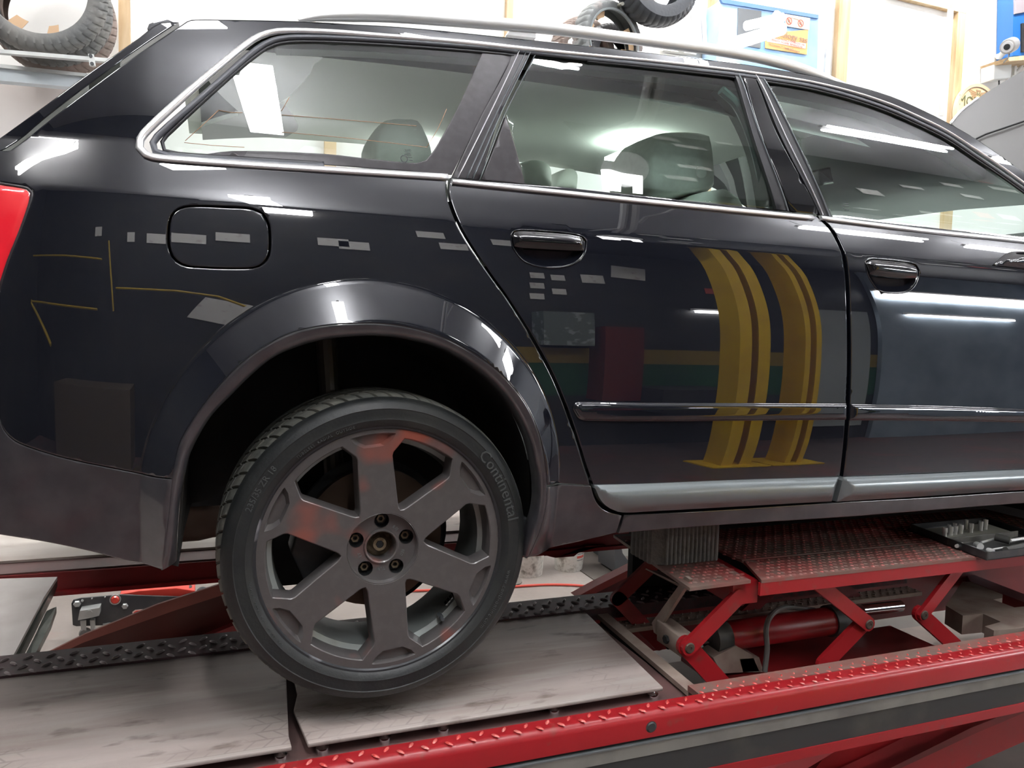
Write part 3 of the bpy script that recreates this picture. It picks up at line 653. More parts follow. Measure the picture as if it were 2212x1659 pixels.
# ------------------------------------------------------------------ interior: seats, head restraints
SEAT_LIT = mat('rear_leather_lit', (.93, .95, .91), .5)  # lighter copy of the seat leather, lit look put into its colour
def pillow(name, pts, Y, th, m, parent, r=.02):
    P = smooth_poly([onY(a, b, Y) for a, b in pts], True, .02, 60); c = np.mean(P, axis=0)
    V = []; Fc = []; n = len(P); lay = [(-.5, .80), (-.44, .90), (-.30, .98), (0, 1.), (.30, .98), (.44, .90), (.5, .80)]
    for a, s_ in lay:
        for p in P: V.append(c+(p-c)*s_+np.array([0, th*(a+.5), 0]))
    for i in range(len(lay)-1):
        for j in range(n): Fc.append((i*n+j, i*n+(j+1) % n, (i+1)*n+(j+1) % n, (i+1)*n+j))
    k = len(V); V.append(c+np.array([0, -.01, 0])); V.append(c+np.array([0, th+.01, 0])); m0 = (len(lay)-1)*n
    for j in range(n): Fc.append((k, (j+1) % n, j)); Fc.append((k+1, m0+j, m0+(j+1) % n))
    o = mk(name, V, Fc, m, parent, smooth=True); bm = bmesh.new(); bm.from_mesh(o.data); bmesh.ops.recalc_face_normals(bm, faces=bm.faces); bm.to_mesh(o.data); bm.free(); return o
rs = MB().box((-.02, .14, 1.50), (.16, 1.60, 1.76)).build('rear_seat', SEAT, car); bevel(rs, .03)
pillow('head_restraint', [(806, 352), (806, 300), (820, 268), (838, 251), (880, 249), (908, 253), (925, 280), (940, 320), (938, 345), (920, 358), (860, 362)], .30, .20, SEAT_LIT, rs)
pillow('head_restraint', [(1125, 350), (1150, 341), (1180, 344), (1196, 362), (1198, 405), (1130, 400)], .80, .25, SEAT_LIT, rs)
pillow('head_restraint', [(1200, 405), (1205, 380), (1225, 362), (1243, 362), (1252, 375), (1250, 410)], 1.2, .2, SEAT_LIT, rs)
fs = MB().prism([onY(1440, 470, .30), onY(1500, 432, .30), onY(1530, 412, .30), onY(1570, 405, .30), onY(1600, 425, .30), onY(1625, 470, .30)], (0, .45, 0)).build('front_seat', SEAT, car); bevel(fs, .03, 3)
hr = pillow('head_restraint', [(1395, 395), (1396, 350), (1405, 310), (1425, 285), (1470, 276), (1520, 278), (1545, 285), (1552, 320), (1556, 400), (1545, 412), (1500, 418), (1440, 425), (1405, 418)], .36, .24, SEAT, fs)
MB().tube([onY(1502, 410, .45), onY(1502, 450, .45)], .006, 8).build('headrest_post', CHROMEB, fs)
MB().lathe([(0, -.004), (.017, -.004), (.017, 0), (.014, .0), (.012, -.002), (0, -.002)], onY(1513, 372, .355), n=20).build('headrest_button', SEAT, fs)
FILLM = mat('cabin_fill', (1, 1, 1), .5, emit=(.95, 1, .96), es=9)  # added glowing panels that brighten the cabin, no lamp known there
MB().box((.95, .78, 2.045), (1.10, .96, 2.055)).build('cabin_fill', FILLM, car)
MB().box((.30, 1.20, 2.035), (.42, 1.34, 2.045)).build('cabin_fill', FILLM, car)
# parcel shelf / load cover and the far door caps
MB().box((-.66, .16, 1.60), (-.02, 1.6, 1.64)).build('load_cover', TRIMG, car)
db = MB().prism([(1.75, .12, 1.55), (2.5, .12, 1.55), (2.5, .12, 1.80), (1.95, .12, 1.78), (1.75, .12, 1.70)], (0, 1.5, 0)).build('dashboard', mat('dash_beige', (.42, .46, .43), .6), car); bevel(db, .02)
for q in list(car.children):
    pass
def reparent(root):
    L = Matrix.Translation(-root.location)
    for c in root.children: c.matrix_parent_inverse = L
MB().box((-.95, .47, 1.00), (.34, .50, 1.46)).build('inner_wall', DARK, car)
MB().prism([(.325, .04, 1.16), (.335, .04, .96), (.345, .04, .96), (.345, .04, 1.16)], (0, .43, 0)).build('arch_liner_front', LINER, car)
MB().box((.90, .57, .60), (3.0, .60, 1.06)).build('underbody_screen', DARK, car)  # dark sheet added under the car to block the bright floor behind
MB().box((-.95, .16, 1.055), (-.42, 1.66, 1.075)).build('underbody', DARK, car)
reparent(car)
# ------------------------------------------------------------------ wheel
WC = np.array([0, 0, 1.0])
def polr(r, a): a = math.radians(a); return np.array([r*math.cos(a), r*math.sin(a)])
def cdt_plate(loops, y0, zc=WC[2]):
    allp = []; edges = []
    for L in loops:
        b = len(allp); n = len(L)
        for i in range(n): allp.append(Vector(L[i])); edges.append((b+i, b+(i+1) % n))
    r = delaunay_2d_cdt(allp, edges, [], 0, 1e-7)
    cen = np.array([sum((r[0][i] for i in f[1:]), r[0][f[0]].copy()) / len(f) for f in r[2]]); k = inpoly(cen, np.array(loops[0]))
    for L in loops[1:]: k &= ~inpoly(cen, np.array(L))
    return r[0], None, [f for f, q in zip(r[2], k) if q]
def ccw(P):
    P = np.array(P); A = .5*np.sum(P[:, 0]*np.roll(P[:, 1], -1)-np.roll(P[:, 0], -1)*P[:, 1]); return P if A > 0 else P[::-1]
def win_loop(ac, s=0.):
    """window outline in the wheel plane; s > 0 shrinks it"""
    c = polr(.165, ac)
    half = [(.0835, 0), (.0870, 3.6), (.0935, 6.2), (.188, 19.4), (.195, 19.0), (.201, 17.8), (.2235, 14.0)]
    pts = [(r, -a) for r, a in half[::-1]]+half[1:]
    pts += [(.2235, a) for a in np.linspace(14.0, -14.0, 14)[1:-1]]
    P = np.array([polr(r, ac+a) for r, a in pts])
    if s:
        out = []
        for i, p in enumerate(P):
            t = P[(i+1) % len(P)]-P[i-1]; t /= np.linalg.norm(t); nrm = np.array([-t[1], t[0]])
            if (c-p)@nrm < 0: nrm = -nrm
            out.append(p+nrm*s)
        P = np.array(out)
    return P
def pocket_loop(ac, s=0.):
    pts = [(.2315, -11.0), (.220, -9.6), (.2075, -5.6), (.206, 0), (.2075, 5.6), (.220, 9.6), (.2315, 11.0)]+[(.2325, a) for a in np.linspace(10, -10, 8)]
    P = np.array([polr(r, ac+a) for r, a in pts]); c = polr(.220, ac)
    return c+(P-c)*(1-s)
wheel = None
OUT = np.array([polr(.2405, a) for a in np.arange(0, 360, 3)])
HUB = np.array([polr(.0725, a) for a in np.arange(0, 360, 6)])
fy = lambda r: 0.001+max(0, (.235-r))*.035     # face dishes inwards towards the hub
V = []; Fc = []; N = []
def addring(A, ya, B, yb, flip=False):
    """quads between two loops of equal length"""
    n = len(A); b = len(V)
    for P, yy in ((A, ya), (B, yb)):
        for q in P: V.append((q[0], (yy(np.hypot(*q)) if callable(yy) else yy), q[1]+WC[2]))
    for i in range(n):
        j = (i+1) % n; f = (b+i, b+j, b+n+j, b+n+i); Fc.append(f[::-1] if flip else f)
loops = [ccw(OUT)]; win_a = [66.1+60*k for k in range(6)]; poc_a = [36.2+60*k for k in range(6)]
wl = [ccw(win_loop(a, -.0018)) for a in win_a]; pl = [ccw(pocket_loop(a, -.02)) for a in poc_a]
ll = [ccw(OUT)]+[w[::-1] for w in wl]+[p[::-1] for p in pl]+[ccw(HUB)[::-1]]
r = cdt_plate(ll, 0); b = len(V)
for v in r[0]: V.append((v.x, fy(math.hypot(v.x, v.y)), v.y+WC[2]))
for f in r[2]:
    p = [np.array(V[b+i]) for i in f[:3]]; f2 = tuple(b+i for i in f)
    Fc.append(f2 if np.cross(p[1]-p[0], p[2]-p[0])[1] < 0 else f2[::-1])
for w, ac in zip(wl, win_a):
    w1 = ccw(win_loop(ac, .0)); w2 = ccw(win_loop(ac, .0045))
    addring(w, fy, w1, lambda r_: fy(r_)+.0016); addring(w1, lambda r_: fy(r_)+.0016, w2, lambda r_: fy(r_)+.038)
for p, ac in zip(pl, poc_a):
    p1 = ccw(pocket_loop(ac, .02)); p2 = ccw(pocket_loop(ac, .26))
    addring(p, fy, p1, lambda r_: fy(r_)+.0015); addring(p1, lambda r_: fy(r_)+.0015, p2, lambda r_: fy(r_)+.011)
    b = len(V); n = len(p2)
    for q in p2: V.append((q[0], fy(np.hypot(*q))+.011, q[1]+WC[2]))
    Fc.append(tuple(range(b, b+n)))
# hub dish
HL = []
for rr_, yy in ((.0725, fy(.0725)), (.0718, fy(.0725)+.001), (.0708, fy(.0725)+.0005), (.0698, fy(.0725)+.003), (.0690, .0232)):
    HL.append((np.array([polr(rr_, a) for a in np.arange(0, 360, 6)]), yy))
for (A, ya), (B, yb) in zip(HL, HL[1:]): addring(ccw(A), ya, ccw(B), yb)
HL = []
for rr_, yy in ((.0355, .0255), (.0345, .022), (.0325, .0215), (.0305, .023), (.0285, .030), (.0275, .06)):
    HL.append((np.array([polr(rr_, a) for a in np.arange(0, 360, 6)]), yy))
for (A, ya), (B, yb) in zip(HL, HL[1:]): addring(ccw(A), ya, ccw(B), yb)
bolt_a = (90, 18, -54, -126, 162)
cl = [np.array([polr(.0690, a) for a in np.arange(0, 360, 6)])]+[np.array([polr(.0532, a)+polr(.0148, q) for q in np.arange(0, 360, 20)])[::-1] for a in bolt_a]+[np.array([polr(.0355, a) for a in np.arange(0, 360, 6)])[::-1]]
r = cdt_plate([ccw(cl[0])]+cl[1:], 0); b = len(V)
for v in r[0]: rr_ = math.hypot(v.x, v.y); V.append((v.x, .0255-max(0, rr_-.058)*.2, v.y+WC[2]))
for f in r[2]: Fc.append(tuple(b+i for i in f))
o = mk('wheel_rim', V, Fc, RIM, None, smooth=True)
wheel = empty('tmp'); bpy.data.objects.remove(wheel)
wheel = o; wheel.name = 'wheel'; wheel.parent = car; wheel.matrix_parent_inverse = Matrix.Translation(-car.location)
bm = bmesh.new(); bm.from_mesh(o.data); bmesh.ops.remove_doubles(bm, verts=bm.verts, dist=.00005); bmesh.ops.recalc_face_normals(bm, faces=bm.faces)
for e in bm.edges:
    if len(e.link_faces) == 2: e.smooth = e.calc_face_angle(0) < math.radians(28)
for f in bm.faces: f.smooth = True
ff = max(bm.faces, key=lambda f: f.calc_area())
if ff.normal.y > 0: bmesh.ops.reverse_faces(bm, faces=bm.faces)
bm.to_mesh(o.data); bm.free()
tag(wheel, 'six-spoke grey alloy wheel with reddish overspray')
# barrel
MB().lathe([(.2405, .001), (.2425, .006), (.236, .014), (.226, .018), (.220, .040), (.210, .046), (.205, .10), (.212, .18), (.235, .20)], WC, n=72).build('barrel', RIMB, wheel, smooth=True)
# bead flange, slightly proud, worn lip
MB().lathe([(.2405, .0005), (.243, -.003), (.2465, -.0035), (.2485, 0.), (.247, .008)], WC, n=96).build('flange', mat('flange_dark', (.05, .052, .056), .28, .5, noise=[(9, (.35, .35, .38), .60, .66, 3)]), wheel, smooth=True)
# tyre
TYP = [(.2445, .012), (.2455, -.002), (.2500, -.0075), (.258, -.0105), (.2605, -.0118), (.2635, -.0112), (.272, -.0122), (.2805, -.0120), (.2822, -.0132), (.2845, -.0118), (.291, -.0085), (.2965, -.004), (.3005, .002), (.3035, .009)]
MB().lathe(TYP, WC, n=144).build('tyre', TYRE, wheel, smooth=True)
ty = [c for c in wheel.children if c.name.startswith('tyre')][0]
# tread with shoulder grooves
tp = [(.3035, .009), (.3062, .016), (.3085, .026), (.310, .040), (.3105, .055), (.3030, .057), (.3030, .064), (.3112, .066), (.3115, .100), (.3045, .102), (.3045, .110), (.3115, .112), (.3112, .146), (.3030, .148), (.3030, .155), (.3105, .157), (.309, .185), (.300, .205), (.27, .215)]
V = []; Fc = []; NB = 66; sub = [(0, 0), (.10, 1), (.16, 1), (.24, 0), (.6, 0)]; m = len(tp)
cols = []
for k in range(NB):
    for s_, g in sub: cols.append(((k+s_)*2*math.pi/NB, g))
for a, g in cols:
    for j, (r_, h) in enumerate(tp):
        sk = (h-.009)*1.2
        d = .0075*g if (1 <= j <= 4 or j in (7, 8, 11, 12)) else (.004*g if j == 0 else 0)
        aa = a+sk*(1 if j < 6 else 1)
        V.append((WC[0]+(r_-d)*math.cos(aa), h, WC[2]+(r_-d)*math.sin(aa)))
nc = len(cols)
for k in range(nc):
    for j in range(m-1): Fc.append((k*m+j, k*m+j+1, ((k+1) % nc)*m+j+1, ((k+1) % nc)*m+j))
o = mk('tread', V, Fc, TREAD, wheel); bm = bmesh.new(); bm.from_mesh(o.data); bmesh.ops.recalc_face_normals(bm, faces=bm.faces); bm.to_mesh(o.data); bm.free()
# raised sidewall lettering bent round the tyre
LET = mat('tyre_letters', (.065, .07, .07), .6)
def arc_text(s, size, rad, a_mid, m_, parent, name, y0=-.0125, ext=.0006, spacing=1.0, inward=False):
    cu = bpy.data.curves.new('t', 'FONT'); cu.body = s; cu.size = size; cu.align_x = 'CENTER'; cu.align_y = 'CENTER'; cu.extrude = ext; cu.resolution_u = 2; cu.space_character = spacing
    to = bpy.data.objects.new('t', cu); C.objects.link(to); bpy.context.view_layer.update()
    me = bpy.data.meshes.new_from_object(to.evaluated_get(bpy.context.evaluated_depsgraph_get())); bpy.data.objects.remove(to)
    for v in me.vertices:
        x, y, z = v.co
        if not inward: a = math.radians(a_mid)-x/rad; r_ = rad+y
        else: a = math.radians(a_mid)+x/rad; r_ = rad-y
        v.co = (WC[0]+r_*math.cos(a), y0-z, WC[2]+r_*math.sin(a))
    me.materials.append(m_); o = bpy.data.objects.new(name, me); link(o, parent); return o
arc_text('Continental', .034, .2715, 27, LET, wheel, 'lettering', y0=-.0122, ext=.0012, spacing=1.02)
arc_text('www.conti-online.com', .0125, .2700, -27, LET, wheel, 'lettering', y0=-.0122, ext=.0009, spacing=1.15)
arc_text('235/35 ZR 18', .017, .2715, 150, LET, wheel, 'lettering', y0=-.0122, ext=.0008)
arc_text('TUBELESS  RADIAL  OUTSIDE', .008, .2540, 118, LET, wheel, 'lettering', y0=-.0095, ext=.0009, spacing=1.2)
arc_text('MAX LOAD   MAX PRESS   RADIAL', .008, .2560, 205, LET, wheel, 'lettering', y0=-.0095, ext=.0009, spacing=1.2)
# hub and bolts
RUST = mat('bolt_rust', (.16, .115, .07), .5, .6, noise=[(90, (.30, .25, .17), .4, .7)])
MB().lathe([(.0, .045), (.008, .045), (.008, .040), (.0135, .040), (.0155, .046), (.020, .052), (.030, .058), (.04, .06)], WC, n=24).build('hub_bolt', RUST, wheel)
mb = MB().prism([WC+np.array([.0075*math.cos(a), .040, .0075*math.sin(a)]) for a in np.arange(0, 2*math.pi, math.pi/3)], (0, .002, 0)).build('hub_socket', DARK, wheel)
DB = mat('bolt_well', (.02, .022, .023), .35, .3)
for k, a in enumerate((90, 18, -54, -126, 162)):
    c = polr(.0532, a); cc = WC+np.array([c[0], 0, c[1]])
    MB().lathe([(.0150, .0245), (.0148, .026), (.0135, .046), (0, .047)], cc, n=24).build('bolt_well', DB, wheel, smooth=True)
    mb = MB()
    ro, ri = .0085, .0048
    for q in range(6):
        a0, a1 = q*math.pi/3, (q+1)*math.pi/3
        P = [cc+np.array([r_*math.cos(t), .037, r_*math.sin(t)]) for r_, t in ((ri, a0), (ro, a0), (ro, a1), (ri, a1))]
        mb.prism(P, (0, .008, 0))
    mb.build('wheel_bolt', RUST, wheel)
for a, s_ in ((52, '8.0J'), (-20, '8E0'), (-90, 'TUV'), (198, 'ET')):
    arc = arc_text(s_, .009, .0455, a, SILVER, wheel, 'casting_mark', y0=.0252, ext=.0008)
# valve and balance weights in the lower right window
v = polr(.212, -51); vv = WC+np.array([v[0], 0, v[1]])
MB().lathe([(0, .015), (.0035, .015), (.0035, .03), (.0055, .03), (.0055, .045)], vv+np.array([-.004, 0, .003]), n=12).build('valve', PLASTIC, wheel)
for k in range(5):
    a = -44+k*2.2; v = polr(.2035, a); t = np.array([-math.sin(math.radians(a)), 0, math.cos(math.radians(a))]); rn = np.array([math.cos(math.radians(a)), 0, math.sin(math.radians(a))])
    p = WC+np.array([v[0], .048, v[1]])
    MB().prism([p-t*.003, p+t*.003, p+t*.003+rn*.003, p-t*.003+rn*.003], (0, .016, 0)).build('balance_weight', CHROMEB, wheel)
# brake disc, shield and caliper behind the rim
DISC = mat('brake_disc', (.13, .085, .06), .4, .7, noise=[(5, (.06, .045, .035), .4, .7)])
MB().lathe([(.03, .075), (.075, .075), (.077, .10), (.145, .10), (.145, .122), (.07, .122)], WC, n=48).build('brake_disc', DISC, wheel, smooth=True)
MB().lathe([(.09, .135), (.160, .135), (.165, .128)], WC, n=40, a0=math.radians(-70), a1=math.radians(215)).build('brake_shield', LINER, wheel)
o = MB().prism([WC+np.array([r_*math.cos(math.radians(a)), .07, r_*math.sin(math.radians(a))]) for r_, a in ((.095, 160), (.165, 158), (.172, 185), (.165, 215), (.095, 220))], (0, .08, 0)).build('brake_caliper', mat('caliper_black', (.03, .03, .032), .5, noise=[(20, (.06, .05, .045), .5, .7)]), wheel); bevel(o, .01, 3)
MB().box((-.22, .30, .845), (.20, .60, 1.0)).build('suspension_carrier', LINER, wheel)
MB().tube([(-.05, .13, 1.0), (-.05, .55, 1.0)], .04, 14).build('axle_stub', LINER, wheel)
MB().tube([(-.06, .24, 1.05), (-.085, .26, 1.42)], .022, 14).build('damper', mat('damper_grey', (.12, .11, .10), .35, .5), car)
reparent(car)
# silencer behind the wheel
MUF = mat('silencer_steel', (.20, .15, .125), .45, .55, noise=[(8, (.12, .09, .07), .4, .7)])
o = MB().prism([onY(a, b, .95) for a, b in ((330, 1085), (420, 1092), (475, 1090), (540, 1085), (545, 1150), (500, 1160), (460, 1163), (430, 1170), (330, 1178))], (0, .35, 0)).build('silencer', MUF, car); bevel(o, .02, 3)
reparent(car)
# front wing and front wheel, just outside the frame
e0 = hit(2425, 560)[0]; e1 = hit(2425, 1004)[0]
wo = [(e1, hit(2425, 1004)[2]), (e0, hit(2425, 560)[2]), (e0+.02, 1.735), (2.75, 1.70), (3.25, 1.60), (3.42, 1.48), (3.45, 1.10), (3.03, 1.10)]
wo += [(2.62+.375*math.cos(a), 1.10+.375*math.sin(a)) for a in np.linspace(.05, math.pi-.05, 16)]+[(2.245, 1.10)]
panel('front_wing', wo, PAINT, car, world=True, grid=.05, step=.04, th=.05)
panel('front_bumper', [(3.03, 1.095), (3.45, 1.095), (3.42, .95), (3.05, .93)], PAINTL, car, world=True, grid=.05, th=.05)
MB().box((2.20, .40, 1.0), (3.05, .44, 1.5)).build('front_arch_liner', DARK, car)
fw = wheel.copy(); C.objects.link(fw); fw.parent = car; fw.matrix_parent_inverse = wheel.matrix_parent_inverse.copy(); fw.location = (2.65, 0, 0); fw['label'] = 'front alloy wheel'
for ch in list(wheel.children):
    c = ch.copy(); C.objects.link(c); c.parent = fw
reparent(car)
# ------------------------------------------------------------------ near runway of the lift
ZT = .648
LY0, LY1 = -.140, .555
lift = empty('scissor_lift', (.6, .2, 0), label='red scissor lift with the near runway under the dangling rear wheel', cat='vehicle lift')
XL, XR = -1.35, 2.75
# outer rail: rounded top edge, side bands
sec = [(-.093, .002), (-.120, .002), (-.1275, -.0005), (-.1335, -.006), (-.1365, -.014), (-.1375, -.050), (-.130, -.050), (-.130, -.012), (-.093, -.010)]
P = [(XL, y, ZT-.002+z) for y, z in sec]
MB().prism(P, (XR-XL, 0, 0)).build('outer_rail', REDP, lift, smooth=True)
MB().box((XL, -.131, ZT-.062), (XR, -.120, ZT-.052)).build('rail_groove', DARK, lift)
MB().box((XL, -.1385, ZT-.090), (XR, -.120, ZT-.060)).build('rail_band', GREYB, lift)
MB().box((XL, -.1405, ZT-.0625), (XR, -.13, ZT-.0595)).build('band_edge', SILVER, lift)
MB().box((XL, -.1365, ZT-.146), (XR, -.118, ZT-.0905)).build('rail_panel', BLACKB, lift)
MB().box((XL, -.139, ZT-.170), (XR, -.110, ZT-.1462)).build('lower_flange', REDP, lift)
# bed between the plates and the rail
MB().box((XL, -.128, ZT-.045), (.700, .44, ZT-.030)).build('bed', BED, lift)
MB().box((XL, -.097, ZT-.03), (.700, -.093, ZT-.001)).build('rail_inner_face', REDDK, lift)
MB().box((.690, -.0935, ZT-.012), (XR, -.052, ZT+.0018)).build('pit_rail_cap', REDD, lift)
lozenges_later = True
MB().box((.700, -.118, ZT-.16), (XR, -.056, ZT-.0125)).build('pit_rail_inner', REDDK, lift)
def lozenges(name, rows, m, parent, L=.020, w=.0062, h=.0022, n=8):
    """raised tread lozenges; rows: list of (x, y, z, angle)"""
    V = []; Fc = []
    for x, y, z, a, fl in rows:
        c, s_ = math.cos(a), math.sin(a); b = len(V)
        for k in range(n):
            t = 2*math.pi*k/n; u, v = L/2*math.cos(t), w/2*math.sin(t)*(1-.25*abs(math.cos(t)))
            V.append((x+u*c-v*s_, y+u*s_+v*c, z))
        for k in range(n):
            t = 2*math.pi*k/n; u, v = L/2*.62*math.cos(t), w/2*.45*math.sin(t)
            V.append((x+u*c-v*s_, y+u*s_+v*c, z+h*.8))
        V.append((x-L*.18*c, y-L*.18*s_, z+h)); V.append((x+L*.18*c, y+L*.18*s_, z+h))
        for k in range(n): Fc.append((b+k, b+(k+1) % n, b+n+(k+1) % n, b+n+k))
        p_, q_ = b+2*n, b+2*n+1
        for k in range(n): Fc.append((b+n+k, b+n+(k+1) % n, (q_ if k in (0, 1, 6, 7) else p_)))
        Fc.append((b+n+2, p_, q_)); Fc.append((b+n+6, q_, p_))
    return mk(name, V, Fc, m, parent, smooth=True, kind='stuff')
def pattern(x0, x1, y0, y1, z, px=.042, py=.0215, ang=math.radians(52), jit=0.):
    R = []; j = 0; y = y0
    while y < y1:
        k = 0; x = x0+(px/2 if j % 2 else 0)
        while x < x1:
            R.append((x, y, z, ang if j % 2 else -ang, 0)); x += px
        y += py; j += 1
    return R
LOZR = mat('lozenge_red', (.62, .07, .06), .35, .1, .3, .2, noise=[(30, (.70, .30, .26), .5, .75)])
lozenges('tread_lozenges', pattern(XL, .70, -.124, -.098, ZT+.0015, px=.047, py=.0165), LOZR, lift, L=.020, w=.008, h=.0032)
lozenges('tread_lozenges', pattern(.70, XR, -.124, -.060, ZT+.0015, px=.036, py=.0165), LOZR, lift, L=.013, w=.006, h=.0022)
V = []
# rear strip: raised chequer flange behind the plates
MB().box((XL, .437, ZT-.03), (1.9, LY1, ZT+.004)).build('inner_rail', STRIPM, lift)
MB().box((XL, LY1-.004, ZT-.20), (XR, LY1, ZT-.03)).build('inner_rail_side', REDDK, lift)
lozenges('tread_lozenges', pattern(XL, 1.9, .446, LY1-.006, ZT+.004, px=.047, py=.0265, ang=math.radians(48)), mat('lozenge_worn_glint', (.36, .31, .31), .34, .5, noise=[(1.6, (.55, .22, .22), .52, .68)]), lift, L=.028, w=.0095, h=.0040)  # worn lozenges, colour lightened for highlights the front lamps leave out
# dusty inner lip along the pit
MB().box((.70, .375, ZT-.052), (1.9, .436, ZT-.040)).build('pit_lip', DUSTY, lift)
lozenges('tread_lozenges', pattern(.71, 1.9, .382, .436, ZT-.040, px=.03, py=.016), DUSTY, lift, L=.016, w=.006, h=.003)
# slanting end bar of the pit
MB().prism([(.690, -.055, ZT-.012), (.722, -.055, ZT-.012), (.745, .435, ZT-.012), (.712, .435, ZT-.012)], (0, 0, -.012)).build('pit_end_bar', DUSTY, lift)
MB().prism([(.700, -.055, ZT-.024), (.706, -.055, ZT-.024), (.728, .435, ZT-.024), (.722, .435, ZT-.024)], (0, 0, -.12)).build('pit_end_wall', DARK, lift)
# slide plates
p = MB().prism([(XL, -.040, ZT), (-.176, -.040, ZT), (-.178, .0, ZT), (-.158, .33, ZT), (-.158, .434, ZT), (XL, .434, ZT)], (0, 0, -.009)).build('slide_plate', PLATE, lift); bevel(p, .0015, 1); tag(p, 'worn brown steel slide plate at the tail of the runway')
p = MB().prism([(-.148, .434, ZT+.001), (-.146, .17, ZT+.001), (-.160, .10, ZT+.001), (-.146, -.041, ZT+.001), (.632, -.041, ZT+.001), (.672, .434, ZT+.001)], (0, 0, -.009)).build('slide_plate', PLATE, lift); bevel(p, .0015, 1); tag(p, 'worn brown steel slide plate under the wheel')
# roller screws along the front edge of the plates
for a_, b_ in ((606, 1628), (697, 1612), (830, 1590), (957, 1570), (1196, 1530), (1410, 1497)):
    c_ = onZ(a_, b_, ZT-.022)
    MB().lathe([(0, .0085), (.004, .0085), (.0065, .0055), (.008, .005), (.0125, .0035), (.0135, .001), (.0135, -.008)], (c_[0], c_[1], ZT-.022-.004), axis='Z', n=20).build('roller_screw', CHROMEB, lift, smooth=True)
# plug on the front of the rail
MB().lathe([(0, -.1395), (.009, -.1395), (.011, -.1375), (.013, -.1370)], (.545, 0, ZT-.030), n=20).build('rail_plug', BLACKB, lift)
# scissor arms beneath the runway
def bar(name, a, b, w, t, m, parent, y=None, r=True):
    """flat bar from a to b (3-D, in an x-z plane), width w, thickness t along +y"""
    a = np.array(a, float); b = np.array(b, float); d = b-a; d /= np.linalg.norm(d); nn = np.array([-d[2], 0, d[0]])
    P = []
    for k in range(9):
        q = math.pi/2+math.pi*k/8; P.append(a+w/2*(d*math.cos(q)+nn*math.sin(q)))
    for k in range(9):
        q = -math.pi/2+math.pi*k/8; P.append(b+w/2*(d*math.cos(q)+nn*math.sin(q)))
    return MB().prism(P, (0, t, 0)).build(name, m, parent)
def pxbar(name, px, Y, th, m): return MB().prism([onY(a_, b_, Y) for a_, b_ in px], (0, th, 0)).build(name, m, lift)
REDPK = mat('red_pink', (.48, .06, .07), .45, 0, .2, .2)  # paler pink red for the arm flange
bar('scissor_arm', (-1.2, .16, .56), (1.25, .16, .42), .10, .03, REDDK, lift)
pxbar('scissor_arm', [(2420, 1455), (2420, 1520), (2230, 1594), (2076, 1662), (1830, 1790), (1660, 1800), (1937, 1662), (2110, 1583), (2230, 1532)], .0, .03, REDP)
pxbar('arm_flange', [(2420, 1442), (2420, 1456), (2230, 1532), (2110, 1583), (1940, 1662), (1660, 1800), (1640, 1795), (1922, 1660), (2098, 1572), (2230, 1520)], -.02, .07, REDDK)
pxbar('scissor_arm', [(1806, 1604), (1990, 1572), (2003, 1586), (2012, 1612), (1930, 1662), (1700, 1790), (1560, 1790), (1760, 1662)], .06, .03, REDP)
pxbar('arm_flange', [(1806, 1609), (1832, 1607), (1740, 1662), (1500, 1790), (1440, 1785), (1655, 1664)], .03, .04, REDPK)
MB().box((-.6, .0, 0), (.45, .5, .05)).build('base_frame', REDDK, lift)
MB().prism([onZ(1500, 1400, .50)*0+np.array([1.18, .30, .50])+np.array(q) for q in ((0, 0, 0), (.30, 0, 0), (.30, .02, 0), (0, .02, 0))], (0, 0, -.05)).build('cross_member', REDDK, lift)
reparent(lift)
# ------------------------------------------------------------------ lifting table inside the runway (second scissor)
ZB = .85
tab = empty('lifting_table', (1.3, .2, .55), label='red jacking table on folding arms rising from the pit of the lift', cat='lifting table')
def plateZ(name, pts, z, th, m=REDD): return MB().prism([(x, y, z) for x, y in pts], (0, 0, -th)).build(name, m, tab)
A = [(.728, .016), (.905, .018), (.985, .30), (.985, .47), (.778, .47)]
A = [(.730, .014), (.908, .016), (.912, .225), (.745, .27+.2)]
A = [tuple(onZ(a, b, ZB)[:2]) for a, b in ((1490, 1270), (1622, 1253), (1560, 1218))]
a0, a1, a2 = A; L0 = onZ(1325, 1155, ZB)[:2]
plateZ('end_plate', [a0, a1, a2, (a2[0], L0[1]), tuple(L0)], ZB, .008)
B0 = tuple(onZ(1645, 1253, ZB)[:2]); B1 = tuple(onZ(1570, 1186, ZB)[:2])
gy = float(onZ(1816, 1190, ZB)[1])
plateZ('top_plate', [B0, (2.28, B0[1]), (2.28, gy-.004), (B0[0]+(B1[0]-B0[0])*.72, gy-.004)], ZB, .008)
plateZ('top_plate', [(B0[0]+(B1[0]-B0[0])*.72, gy+.004), (2.28, gy+.004), (2.28, .46), (1.0, .46)], ZB, .008)
R = pattern(.76, 2.27, B0[1]+.012, gy-.012, ZB, px=.034, py=.0205, ang=math.radians(35)); R = [q for q in R if q[0] > .95+.3*(q[1])]
R2_ = pattern(.98, 2.27, gy+.016, .45, ZB, px=.034, py=.0205, ang=math.radians(35))
Q = np.array([a0, a1, a2, (a2[0], L0[1]), tuple(L0)]); R3 = [q for q in pattern(.70, .98, a0[1]+.01, .45, ZB, px=.034, py=.0205, ang=math.radians(35)) if inpoly(np.array([[q[0], q[1]]]), Q)[0] and pdist(np.array([[q[0], q[1]]]), Q)[0] > .009]
RT_ = R+R2_+R3
lozenges('tread_lozenges', [(x_, y_, z_, 0, 0) for x_, y_, z_, a_, f_ in RT_], mat('table_bump', (.40, .10, .09), .5, noise=[(20, (.26, .15, .13), .4, .65)]), tab, L=.0105, w=.0125, h=.0028)
